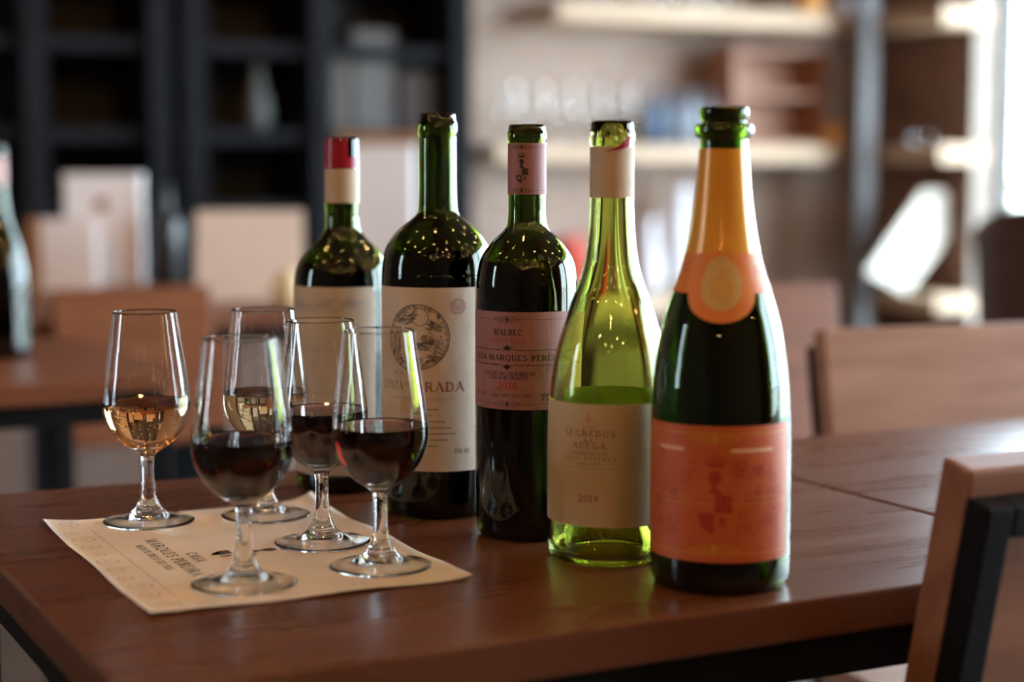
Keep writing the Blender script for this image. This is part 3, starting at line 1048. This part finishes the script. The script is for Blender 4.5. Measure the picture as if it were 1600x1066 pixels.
def bottle(name, label, x, y, lip, body, rc, punt, glass, wall, fill=None, liquid=None, seg=72, bore=9.4):
    """lip: (r,z) list for the sharp finish ring, top down; body: (r,z) list below it, top down to the heel"""
    t = thing(name, label, 'bottle', (x, y, TABLE_Z + .0004), math.atan2(-x, y), 'wine bottles in a row on the table' if y < 1.5 else None)
    sm = catmull(body, 5)
    rb, zb = sm[-1]
    out = list(lip) + sm                             # top down
    prof = Profile(out)
    heel = [(rb - (rb - rc) * (1 - math.cos(a)), zb - zb * math.sin(a)) for a in (math.pi / 2 * k / 6 for k in range(1, 7))]
    under = [(rc - 1.5, 0), (rc - 4, .8), (rc * .70, punt * .45), (rc * .48, punt * .8), (rc * .25, punt * .97), (0, punt)]
    under = [(rc - 1.5, 0)] + catmull(under[1:], 4)
    inner = []
    for r, z in [(lip[0][0], lip[0][1])] + [q for q in sm]:
        ir = max(bore, r - wall) if z < lip[-1][1] else bore
        inner.append((ir, z))
    inner[0] = (bore + .6, lip[0][1] - .6)
    inner = [q for q in inner if q[1] > 12]
    ib = inner[-1][0]
    zi = 6.0
    inner += [(ib, zi + 5), (ib - 1.0, zi + 1.5), (ib - 3.5, zi - 1)]
    inb = [(ib - 5.5, zi - 1.6), (rc * .74, punt * .45 + 3), (rc * .51, punt * .8 + 3), (rc * .27, punt * .97 + 3), (0, punt + 3)]
    inb = catmull(inb, 4)
    full = [(0, punt)] + under[::-1][1:] + heel[::-1] + out[::-1][1:] + inner + inb
    lathe('glass_body', full, glass, t, seg=seg)
    if fill:
        e = .25
        pin = [q for q in inner if q[1] < fill - .5]
        r_at = Profile(inner).r(fill)
        lq = [(0, fill), (r_at - 2.0, fill), (r_at - .6, fill + .15), (r_at + e, fill + .9)] + [(r + e, z) for r, z in pin] + [(r, z - e) for r, z in inb]
        lathe('wine', lq, liquid, t, seg=seg)
    return t, prof


def wrap_fn(prof, thc, r0, eps):
    def fn(x, z):
        th = thc + x / r0
        r = (prof.r(z) + eps) * .001
        return (r * math.sin(th), -r * math.cos(th), z * .001)
    return fn


def label_sheet(name, prof, th0, th1, z0, z1, mat, parent, eps=.3, nz=2, n=40, th_fn=None):
    verts, faces = [], []
    for lay in (0, 1):
        for j in range(nz + 1):
            z = z0 + (z1 - z0) * j / nz
            r = (prof.r(z) + eps - lay * .18) * .001
            for i in range(n + 1):
                th = th0 + (th1 - th0) * i / n
                verts.append((r * math.sin(th), -r * math.cos(th), z * .001))
    N = (n + 1) * (nz + 1)
    for j in range(nz):
        for i in range(n):
            p = j * (n + 1) + i
            faces.append((p, p + 1, p + n + 2, p + n + 1))
            faces.append((N + p, N + p + n + 1, N + p + n + 2, N + p + 1))
    for i in range(n):
        p = nz * (n + 1) + i
        faces.append((p, p + 1, N + p + 1, N + p))
        faces.append((i + 1, i, N + i, N + i + 1))
    for j in range(nz):
        p = j * (n + 1)
        faces.append((p, p + n + 1, N + p + n + 1, N + p))
        p += n
        faces.append((p + n + 1, p, N + p, N + p + n + 1))
    return mesh(name, verts, faces, mat, parent, False)


D2R = math.radians
EPS_P = .46

# --- pink label malbec
t, pf = bottle('wine_bottle', 'slim dark green bottle with mauve label and matching neck label', .5826, 1.1102,
               [(11.6, 294.2), (12.6, 293.6), (13.2, 292), (13.2, 289.6), (14.0, 288.6), (14.1, 283.2), (13.45, 281.8)],
               [(13.4, 281), (13.5, 260), (13.5, 244.6), (13.5, 230), (14.2, 224.1), (16.0, 220.0), (19.9, 215.9), (25.6, 210.4), (30.7, 203.5), (33.9, 196.7), (35.7, 187.5), (36.4, 178.3), (36.7, 150), (36.7, 60), (36.7, 8)],
               31, 22, M_BOTTLE, 2.6, 197, M_RED)
thc = D2R(-22)
lb = label_sheet('label', pf, thc - D2R(100), thc + D2R(100), 94.6, 163.4, M_LABPINK, t)
fn = wrap_fn(pf, thc, 36.7, EPS_P)
lz = lambda y: 163.4 - (y - 488.5) / 152.5 * 68.8          # label row in the photograph -> height on bottle
black = text('MALBEC', 4.1, 0, lz(524.5), width=21.5)
black += text('CASA MARQUES PEREIRA', 3.9, 4.5, lz(564), width=77)
black += text('ENVELHECIDO EM BARRIS DE', 2.5, 0, lz(587.5), width=40) + text('CARVALHO FRANCÊS', 2.5, 0, lz(594), width=30)
black += text('VINHO TINTO SECO FINO', 2.5, 1.5, lz(622), width=31, sans=True) + text('13% VOL', 2.5, -25, lz(620.5), width=11)
black += text('750', 4.3, 29, lz(626), width=10.5) + text('ML', 3.3, 39, lz(626), width=6)
for yy in (500, 632):
    black += flourish(0, lz(yy), 22)
    black += rule(-44, -11, lz(yy), .25) + rule(11, 60, lz(yy), .25)
for yy in (547.5, 571):
    black += rule(-44, -5, lz(yy), .45) + rule(5, 60, lz(yy), .45)
    sg = 1 if yy < 560 else -1
    black += disc(0, lz(yy) + sg * 1.2, 2.4, 1.5, 10) + [[(-1.0, lz(yy) + sg * 2.0), (1.0, lz(yy) + sg * 2.0), (0, lz(yy) + sg * 4.2)]]
    for s in (-1, 1):
        black += spiral(s * 2.8, lz(yy) + sg * .9, 1.5, .4, 1, 0, .3, 9, s)
print_mesh('lettering', black, fn, M_BLACKP, lb)
print_mesh('red_word', text('RESERVA', 3.1, 0, lz(536), width=25, sans=True, track=.4), fn, M_ORANGEP, lb)
print_mesh('red_year', text('2018', 5.0, 0, lz(609), width=15), fn, M_ORANGEP, lb)
faint = []
for k in range(9):
    faint += spiral(26 + random.uniform(-8, 8), random.uniform(118, 146), random.uniform(3, 9), 1, 1.1, random.uniform(0, 6), .3, 20, random.choice((-1, 1)))
faint_right, faint = faint, []
for k in range(5):
    faint += spiral(-22 + random.uniform(-8, 6), random.uniform(124, 146), random.uniform(3, 7), 1, 1.1, random.uniform(0, 6), .3, 20, random.choice((-1, 1)))
for fq in (faint_right, faint):
    print_mesh('scroll_print', fq, wrap_fn(pf, thc, 36.7, EPS_P - .04), pmat('dusky_print', (.24, .10, .095), rough=.55, col2=(.26, .11, .105), scale=90), lb)
nl = label_sheet('neck_label', pf, D2R(-150), D2R(150), 244.8, 281.0, M_LABPINK, t)
fn = wrap_fn(pf, D2R(-16), 13.6, EPS_P)
ink = crest(0, 263, 24) + flourish(0, 278.2, 18, .2) + flourish(0, 247.7, 18, .2)
for z in (278.2, 247.7):
    ink += rule(-16, -9, z, .2) + rule(9, 22, z, .2)
print_mesh('neck_print', ink, fn, M_BLACKP, nl)

# --- broad bottle with the round engraving
t, pf = bottle('wine_bottle', 'broad-shouldered dark green bottle with cream label and round engraving', .5622, 1.2177,
               [(12.4, 304.9), (13.3, 304.2), (13.9, 302.8), (13.9, 299.0), (15.0, 298.0), (15.1, 289.4), (14.4, 287.8)],
               [(14.3, 287), (14.4, 265), (14.5, 245.6), (15.0, 233.5), (16.3, 228.8), (20.5, 224.2), (28.3, 218.2), (34.2, 212.0), (39.4, 203.6), (42.0, 194.4), (43.0, 184.6), (43.4, 170), (43.4, 70), (43.4, 8)],
               37, 24, M_BOTTLE, 3.0, 201, M_RED)
thc = D2R(-21)
lb = label_sheet('label', pf, thc - D2R(61), thc + D2R(60), 37.0, 174.9, M_LABCREAM, t)
fn = wrap_fn(pf, thc, 43.4, EPS_P)
em = ring(0, 138, 24.2, .8) + ring(0, 138, 22.6, .3) + ring(2, 153, 6.5, .5, n=24)
rnd = random.Random(3)


def hatch(cx, cy, w, h, n, ang, lw=.4):
    out = []
    for k in range(n):
        x, y = cx + rnd.uniform(-w, w), cy + rnd.uniform(-h, h)
        if math.hypot(x, y - 138) > 22:
            continue
        L = rnd.uniform(1.2, 3.6)
        a = ang + rnd.uniform(-.5, .5)
        out += stroke([(x - L * math.cos(a), y - L * math.sin(a)), (x, y + rnd.uniform(-.3, .3)), (x + L * math.cos(a), y + L * math.sin(a))], lw * rnd.uniform(.6, 1.5))
    return out


em += hatch(-9, 152, 8, 4, 42, .4) + hatch(13, 146, 5, 4, 30, -.5) + hatch(-15, 132, 4, 10, 46, 1.3) + hatch(3, 131, 7, 3, 40, .2)
em += hatch(15, 128, 4, 8, 34, -1.0) + hatch(0, 121, 16, 4, 60, .25) + hatch(8, 136, 4, 3, 24, 1.0)
for k in range(70):
    a = rnd.uniform(0, math.tau)
    em += stroke([(21 * math.cos(a), 138 + 21 * math.sin(a)), (23.6 * math.cos(a + .06), 138 + 23.6 * math.sin(a + .06))], .45)
print_mesh('engraving', em, fn, M_INK, lb)
tx = text('QUINTA', 6.4, -37, 98, 'l', width=27) + text('DA', 3.0, -8.5, 101.5, 'l', width=4.5)
tx += text('VINHO FINO', 1.6, -14, 110.5, width=12) + rule(-22, 28, 92, .25)
tx += rule(-20, 20, 91, .2)
for k, wd in enumerate((16, 9, 30, 36, 38, 32, 18)):
    yb = 84 - 4.6 * k
    xx = -wd / 2 + 6
    while xx < wd / 2 + 6:
        L = rnd.uniform(1.6, 4.2)
        tx += rule(xx, xx + L, yb, .9)
        xx += L + .8
tx += text('750 ML', 3.4, 34, 50.5, width=13) + text('13% VOL', 2.6, -34, 50.5, width=13)
print_mesh('lettering', tx, fn, pmat('soft_grey_print', (.20, .13, .11), rough=.6, col2=(.24, .16, .13), scale=200), lb)
print_mesh('red_lettering', text('ORADA', 7.0, -2.5, 97.5, 'l', width=38), fn, M_BROWNP, lb)
seal = ring(31, 161, 5.2, 1.4, n=24) + ring(31, 161, 3.0, .7, n=18) + disc(31, 160.4, 1.6, 2.1, 10)
print_mesh('round_seal', seal, fn, pmat('faded_rose_print', (.46, .27, .25), rough=.6, col2=(.52, .33, .30), scale=150), lb)

# --- rear left bottle with red capsule
t, pf = bottle('wine_bottle', 'rearmost dark bottle with torn red capsule, tan neck band and tan label', .5345, 1.3441,
               [(12.2, 288.2), (13.2, 287.6), (13.8, 286), (13.9, 264.6), (14.0, 262.9)],
               [(14.0, 262), (14.0, 234.8), (13.5, 225), (13.9, 217.0), (15.0, 212.8), (17.3, 209.1), (20.7, 204.9), (26.3, 199.7), (31.5, 194.4), (36.4, 186.5), (38.9, 178.6), (39.9, 168.1), (40.2, 150), (40.2, 60), (40.2, 8)],
               34, 22, M_BOTTLE, 2.8, 186, M_RED)
thc = D2R(-22)
lb = label_sheet('label', pf, thc - D2R(61), thc + D2R(60), 15.5, 168.2, M_LABTAN, t)
fn = wrap_fn(pf, thc, 40.2, EPS_P)
hz = []
for k in range(26):
    x = rnd.uniform(-34, 32)
    hz += stroke([(x - rnd.uniform(3, 9), 152 + rnd.uniform(-5, 7)), (x, 153 + rnd.uniform(-5, 7)), (x + rnd.uniform(3, 9), 152 + rnd.uniform(-5, 7))], .9)
print_mesh('landscape_print', hz, fn, pmat('hazy_blue_print', (.42, .38, .33), rough=.6, col2=(.46, .42, .37), scale=100), lb)
hz = []
for k, wd in enumerate((44, 30, 50, 40, 34)):
    hz += rule(-wd / 2, wd / 2, 118 - 12 * k, 1.1)
print_mesh('text_lines', hz, fn, pmat('hazy_blue_print', (.42, .38, .33)), lb)
label_sheet('neck_band', pf, D2R(-160), D2R(160), 235.0, 262.6, M_LABTAN, t)
label_sheet('capsule', pf, D2R(-150), D2R(20), 263.2, 287.5, M_SEAL, t, eps=.45)
label_sheet('capsule_band', pf, D2R(20), D2R(150), 263.2, 272.0, M_SEAL, t, eps=.45)

# --- pale green chardonnay
t, pf = bottle('wine_bottle', 'transparent light green bottle with sloping shoulders and sage cream label', .5991, 1.0190,
               [(12.6, 294.7), (13.6, 294.0), (14.2, 292.6), (14.2, 289.2), (14.9, 287.8), (15.3, 285.9), (15.2, 280.3), (14.7, 278.8)],
               [(14.6, 278), (14.6, 260), (14.6, 243.6), (15.2, 228.6), (15.9, 217.9), (17.4, 205.0), (19.2, 196.4), (22.4, 185.6), (26.6, 174.8), (30.9, 161.8), (36.2, 144.4), (39.7, 126.9), (41.7, 109.5), (42.5, 91.9), (42.7, 60), (42.7, 9)],
               37, 34, M_LIGHTB, 3.0)
thc = D2R(-20)
lb = label_sheet('label', pf, thc - D2R(78), thc + D2R(92), 27.4, 109.1, M_LABSAGE, t, nz=8)
fn = wrap_fn(pf, thc, 42.6, EPS_P)
gz = lambda y: 109.1 - (y - 634) / 192.0 * 81.7
tx = text('SEGREDOS', 4.0, 0, gz(684), width=36, track=.22) + text('DA', 2.6, 0, gz(693.5), width=6) + text('ADEGA', 4.0, 0, gz(703), width=23, track=.22)
print_mesh('red_lettering', tx, fn, M_BROWNP, lb)
print_mesh('red_year', text('2019', 4.6, 0, gz(787), width=14), fn, M_BROWNP, lb)
tx = text('CHARDONNAY', 2.5, 0, gz(713), width=27) + text('GRAN RESERVA', 2.5, 0, gz(721.5), width=38, track=.35) + text('VINHO FINO', 1.9, 0, gz(729.5), width=16) + rule(-18, 24, gz(734), .25)
print_mesh('lettering', tx, fn, pmat('olive_print', (.22, .15, .10), rough=.6, col2=(.26, .18, .12), scale=200), lb)
tx = []
for k in range(120):
    x, z = rnd.uniform(-50, 58), rnd.uniform(30, 107)
    inside = abs(x) < 24 and (66 < z < 106 or abs(z - 45) < 7 and abs(x) < 14)
    if inside:
        continue
    tx += spiral(x, z, rnd.uniform(2, 5.5), .6, rnd.uniform(.8, 1.3), rnd.uniform(0, 6), .42, 12, rnd.choice((-1, 1)))
print_mesh('scroll_print', tx, wrap_fn(pf, thc, 42.6, EPS_P - .05), M_SAGEP, lb)
tx = ring(0, 94.5, 4.2, .55, 5.0, 20) + [[(-.8, 96), (.8, 96), (.6, 104), (-.6, 104)]] + spiral(-1.6, 93.5, 2, .4, 1, 0, .5, 9) + spiral(1.6, 93.5, 2, .4, 1, 3, .5, 9, -1)
print_mesh('key_emblem', tx, fn, pmat('rust_print', (.50, .20, .09), rough=.6, col2=(.54, .23, .11), scale=100), lb)
label_sheet('back_label', pf, D2R(125), D2R(235), 32, 111.5, pmat('back_label_paper', (.70, .72, .52), rough=.6, col2=(.72, .74, .55), scale=30), t, nz=8)
nb = label_sheet('neck_label', pf, D2R(-165), D2R(165), 243.8, 277.8, M_LABTAN, t)
fnn = wrap_fn(pf, 0, 14.6, EPS_P)
tx = []
for zz in (272, 253):
    for k in range(16):
        tx += spiral(-20 + 2.7 * k, zz + rnd.uniform(-2, 2), rnd.uniform(1.2, 2.6), .4, 1, rnd.uniform(0, 6), .25, 10, rnd.choice((-1, 1)))
tx += rule(-22, 22, 267, .3) + rule(-22, 22, 258, .3)
print_mesh('neck_print', tx, fnn, pmat('neck_tan_print', (.50, .40, .27), rough=.6, col2=(.53, .43, .3), scale=100), nb)
tx = [[(-5, 274), (1, 275.2), (6.5, 276.0), (7.8, 276.6), (6, 278.2), (2.5, 277.0)], [(2.5, 277.0), (6, 278.2), (7.8, 276.6), (9.5, 277), (9.5, 284.5), (6.4, 279.8)],
      [(9.5, 277), (12.5, 278), (12.5, 284), (9.5, 284.5)]]
print_mesh('capsule_remnant', tx, wrap_fn(pf, 0, 14.6, 1.0), M_SEAL, t)

# --- sparkling wine
t, pf = bottle('sparkling_bottle', 'heavy dark sparkling wine bottle with gold neck foil and coral label', .6230, .9220,
               [(13.2, 301.9), (14.6, 301.2), (15.3, 299.6), (15.3, 294.6), (13.6, 293.0), (13.7, 291.6), (17.4, 290.6), (18.5, 288.8), (18.5, 284.6), (17.2, 283.0), (14.9, 282.0)],
               [(14.8, 281), (15.0, 275.0), (16.1, 261.8), (17.1, 249.0), (19.7, 228.9), (23.6, 208.8), (27.0, 196.7), (30.9, 185.8), (34.0, 176.5), (36.4, 168.3), (39.3, 156.1), (41.4, 143.9), (42.9, 131.7), (43.8, 119.4), (44.3, 103.0), (44.5, 60), (44.5, 10)],
               38, 30, M_DARKB, 4.0)
thc = D2R(-4)
lb = label_sheet('label', pf, thc - D2R(74), thc + D2R(72), 21.5, 106.3, M_LABCORAL, t, nz=6)
fn = wrap_fn(pf, thc, 44.4, EPS_P)
tx = crest(0, 63, 56, True)
for k in range(46):
    x, z = rnd.uniform(-44, 44), rnd.uniform(34, 88)
    if abs(x) > 13:
        tx += spiral(x, z, rnd.uniform(2, 6), .8, 1, rnd.uniform(0, 6), .55, 12, rnd.choice((-1, 1)))
print_mesh('crest_print', tx, fn, pmat('deep_coral_print', (.40, .035, .03), rough=.5, col2=(.44, .045, .035), scale=100), lb)
for tx in (rule(-52, 52, 101.5, .7) + flourish(0, 98.5, 34, .4), rule(-52, 52, 27, .7) + flourish(0, 29.5, 34, .4), rule(-50, 50, 58, .5) + rule(-46, -14, 62, .4) + rule(14, 46, 62, .4)):
    print_mesh('gold_ornament', tx, fn, M_GOLDP, lb)
for xa, xb2 in ((-40, -20), (10, 38)):
    tx = []
    xx = xa
    while xx < xb2:
        L = rnd.uniform(1.0, 2.2)
        tx += rule(xx, xx + L, 91.3, 2.3)
        xx += L + .5
    print_mesh('cream_lettering', tx, fn, M_CREAMP, lb)
label_sheet('neck_foil', pf, D2R(-178), D2R(178), 196, 275.5, M_FOIL, t, nz=14, n=64, eps=.35)
bd = label_sheet('collar_band', pf, D2R(-178), D2R(178), 186.5, 211, M_BAND, t, nz=6, n=64, eps=.6)


def oval_patch(name, cz, w, h, eps, mat, parent, skew=1.):
    verts, faces = [], []
    R, S = 8, 36
    fnw = wrap_fn(pf, D2R(-1), 31, eps)
    verts.append(fnw(0, cz))
    for i in range(1, R + 1):
        for k in range(S):
            a = math.tau * k / S
            verts.append(fnw(w * i / R * math.cos(a), cz + h * i / R * math.sin(a)))
    for k in range(S):
        faces.append((0, 1 + k, 1 + (k + 1) % S))
    for i in range(R - 1):
        for k in range(S):
            a, b = 1 + i * S + k, 1 + i * S + (k + 1) % S
            faces.append((a, a + S, b + S, b))
    return mesh(name, verts, faces, mat, parent, True)


md = oval_patch('medallion', 191, 22.5, 22.0, .85, M_BAND, t)
oval_patch('medallion_face', 193, 13.5, 16.5, 1.0, M_MEDAL, md)
tx = [[(-1.1, 196), (1.1, 196), (.8, 204), (-.8, 204)]] + ring(0, 190, 6.5, 1.2, 6.5, 20) + spiral(-2.6, 189.5, 3.4, .6, 1.1, 0, 1.0, 12) + spiral(2.6, 189.5, 3.4, .6, 1.1, 3, 1.0, 12, -1)
print_mesh('medallion_emblem', tx, wrap_fn(pf, D2R(-1), 31, 1.12), M_GOLDP, md)
tx = []
for k in range(24):
    tx += spiral(-52 + 4.4 * k, 199 + rnd.uniform(-5, 5), rnd.uniform(1.5, 3.5), .5, 1, rnd.uniform(0, 6), .6, 10, rnd.choice((-1, 1)))
print_mesh('band_print', [q for q in tx if abs(q[0][0]) > 23], wrap_fn(pf, D2R(-1), 28, .68), pmat('band_red_print', (.55, .10, .04), rough=.5, col2=(.6, .13, .05), scale=90), bd)

# --- lone bottle on the left rear table
pb = on_z(1, 558)
t, pf = bottle('wine_bottle', 'dark sloping bottle with pink neck at the far left edge', pb.x, pb.y,
               [(12.6, 294.7), (14.0, 294.0), (14.2, 290), (15.2, 287.8), (15.2, 280.3), (14.7, 278.8)],
               [(14.6, 278), (14.6, 243.6), (15.2, 228.6), (17.4, 205.0), (22.4, 185.6), (30.9, 161.8), (36.2, 144.4), (39.7, 126.9), (41.7, 109.5), (42.5, 91.9), (42.7, 60), (42.7, 9)],
               37, 34, M_DARKB, 3.0, 150, M_RED, seg=48)
label_sheet('neck_capsule', pf, D2R(-178), D2R(178), 238, 278, pmat('dusty_pink_foil', (.55, .34, .30), rough=.4, col2=(.6, .38, .34), scale=30), t)

# ------------------------------------------------------------------ tasting mat
PA = Vector((.277, 1.302))            # back-left corner; the long side runs toward -y, the short side toward +x
PL, PW = 302.0, 211.0


def mat_h(a, b):
    """height of the sheet in mm above the table"""
    h = .35
    h += .5 * (1 + math.sin(a * .045 + 1)) * max(0, 1 - b / 18.) * 1.2
    h += 2.6 * max(0, (b - 196) / 15.) ** 1.5 * (1 + .6 * math.sin(a * .05 + .5)) / 1.6
    h += 5.0 * max(0, 1 - math.hypot(a - 0, b - PW) / 30.) ** 1.5
    h += 2.5 * max(0, 1 - math.hypot(a - 0, b) / 40.) ** 1.5
    h += 1.2 * max(0, (a - 280) / 22.) * (1 + .5 * math.sin(b * .06))
    return h


def mat_pt(a, b, lift=0.):
    rz = D2R(-.6)
    x, y = b, -a
    return (PA.x + (x * math.cos(rz) - y * math.sin(rz)) * .001, PA.y + (x * math.sin(rz) + y * math.cos(rz)) * .001, TABLE_Z + (mat_h(a, b) + lift) * .001)


na, nb = 60, 42
verts, faces = [], []
for lay in (0, 1):
    for i in range(na + 1):
        for j in range(nb + 1):
            verts.append(mat_pt(PL * i / na, PW * j / nb, -.18 * lay))
N = (na + 1) * (nb + 1)
for i in range(na):
    for j in range(nb):
        p = i * (nb + 1) + j
        faces.append((p, p + nb + 1, p + nb + 2, p + 1))
        faces.append((N + p, N + p + 1, N + p + nb + 2, N + p + nb + 1))
for i in range(na):
    for j in (0, nb):
        p = i * (nb + 1) + j
        faces.append((p, p + nb + 1, N + p + nb + 1, N + p))
for j in range(nb):
    for i in (0, na):
        p = i * (nb + 1) + j
        faces.append((p, p + 1, N + p + 1, N + p))
mt = mesh('tasting_mat', verts, faces, M_PAPER, None, True)
tag(mt, 'printed cream paper tasting mat lying under the five glasses', 'paper mat')
fnp = lambda x, y: mat_pt(x, y, .12)
tx = text('CASA', 7.2, 160, 66, width=30) + text('MARQUES PEREIRA', 8.2, 152, 52, width=122) + text('MONTE BELO DO SUL', 5.2, 148, 41.5, width=84)
tx += crest(160, 108, 66, True)
print_mesh('lettering', tx, fnp, M_INK, mt)
tx = rule(36, 262, 26.5, .45)
for a0, s in ((70, 1), (150, -1), (225, 1)):
    tx += spiral(a0, 13, 10, 1.5, 1.6, 0, .7, 26, s) + spiral(a0 + 26, 12, 8, 1.5, 1.4, 2, .7, 24, -s) + spiral(a0 - 24, 12, 6, 1.2, 1.3, 4, .6, 20, s)
for b0 in (40, 90, 140):
    tx += spiral(17, b0, 7, 1.2, 1.4, 1, .6, 20, 1) + spiral(286, b0, 8, 1.2, 1.4, 1, .6, 20, -1)
tx += spiral(18, 14, 9, 1.5, 1.5, 0, .7, 22) + spiral(282, 16, 9, 1.5, 1.5, 0, .7, 22)
for a, b in ((45, 60), (150, 45)):
    pass
print_mesh('border_print', tx, fnp, M_FAINT, mt)


# ------------------------------------------------------------------ tasting glasses with wine
def wine_glass(label, x, y, level, liq):
    t = thing('wine_glass', label, 'glass', (x, y, TABLE_Z + .0005), math.atan2(-x, y), 'tasting glasses on the paper mat')
    lathe('glass_body', G_PROF, M_GLASS, t, seg=72)
    e = .22
    zs = [z for z in (57.5, 60, 63, 66, 69, 72, 75, 78, 81, 84, 87, 90, 93, 96, 99) if z < level - .8]
    lq = [(0, 55.7 - e), (4, 55.9 - e)] + [(inner_r(z) + e, z) for z in zs] + [(inner_r(level) + e, level + .7), (inner_r(level) - .5, level + .12), (inner_r(level) - 2.2, level), (0, level)]
    lathe('wine', lq, liq, t, seg=72)
    return t


wine_glass('tasting glass of amber wine, leftmost on the mat', .3492, 1.2737, 90, M_AMBER)
wine_glass('tasting glass of pale straw wine half hidden behind the front red glass', .4348, 1.2560, 94, M_STRAW)
wine_glass('tasting glass of red wine in the middle, before the rearmost bottle', .4380, 1.1450, 94, M_RED)
wine_glass('tasting glass of red wine nearest the bottles, right end of the mat', .4458, 1.0583, 94, M_RED)
wine_glass('front tasting glass of red wine standing over the printed crest', .3491, 1.0516, 93, M_RED)

# ------------------------------------------------------------------ shrubs beyond the windows
rs = random.Random(11)


def shrub(x, y, h, rad, label):
    t = thing('garden_shrub', label, 'shrub', (x, y, -.12), 0, 'shrubs outside the window')
    bm = bmesh.new()
    for k in range(5):
        a = math.tau * k / 5
        tube_between(bm, (0, 0, 0), (rad * .5 * math.cos(a), rad * .5 * math.sin(a), h * .7), .015, 6)
    bm_obj('stems', bm, M_BARK, t)
    verts, faces = [], []
    for k in range(900):
        a, u = rs.uniform(0, math.tau), rs.uniform(-1, 1)
        r = rs.uniform(.55, 1.) ** .5
        c = Vector((rad * r * math.sqrt(1 - u * u) * math.cos(a), rad * r * math.sqrt(1 - u * u) * math.sin(a), h * .56 + h * .46 * u * r))
        d1 = Vector((rs.gauss(0, 1), rs.gauss(0, 1), rs.gauss(0, 1))).normalized()
        d2 = d1.orthogonal().normalized()
        s = rs.uniform(.04, .07)
        b = len(verts)
        verts += [c - d1 * s, c + d2 * s * .45, c + d1 * s, c - d2 * s * .45]
        faces.append((b, b + 1, b + 2, b + 3))
    f = mesh('foliage', verts, faces, M_LEAF, t)
    f['kind'] = 'stuff'


pS = on_x(1592, 300, 6.6)
shrub(6.6, pS.y, 1.12, .6, 'yellow-green garden shrub seen through the window edge at the right')
shrub(6.9, pS.y - 2.1, 1.0, .6, 'second green shrub outside the windows, nearer than the yellow-green one')

# ------------------------------------------------------------------ warm pendant bulbs over the room
bulb = None
for i in range(7):
    for j in range(6):
        x = -1.7 + i * .72 + (.2 if j % 2 else 0)
        y = -2.0 + j * .8
        z = 2.45 + .12 * ((i * 7 + j * 3) % 3 - 1)
        lab = 'warm bulb of the pendant lights over the tables'
        t = thing('pendant_bulb', lab, 'lamp', (x, y, z), 0, 'pendant bulbs under the ceiling')
        if bulb is None:
            b = lathe('bulb', [(0, -21)] + [(21 * math.sin(math.pi * k / 12), -21 * math.cos(math.pi * k / 12)) for k in range(1, 11)] + [(9, 28), (0, 28)], M_BULB, t, seg=16)
            s = lathe('socket', [(0, 28.5), (11, 28.5), (12, 32), (10, 60), (6, 70), (0, 70)], M_SOCKET, t, seg=12)
            bulb = (b.data, s.data)
        else:
            link(bpy.data.objects.new('bulb', bulb[0]), t)
            link(bpy.data.objects.new('socket', bulb[1]), t)
        bm = bmesh.new()
        tube_between(bm, (0, 0, .07), (0, 0, ZC - z - .001), .003, 6)
        bm_obj('cord', bm, M_STEEL, t)
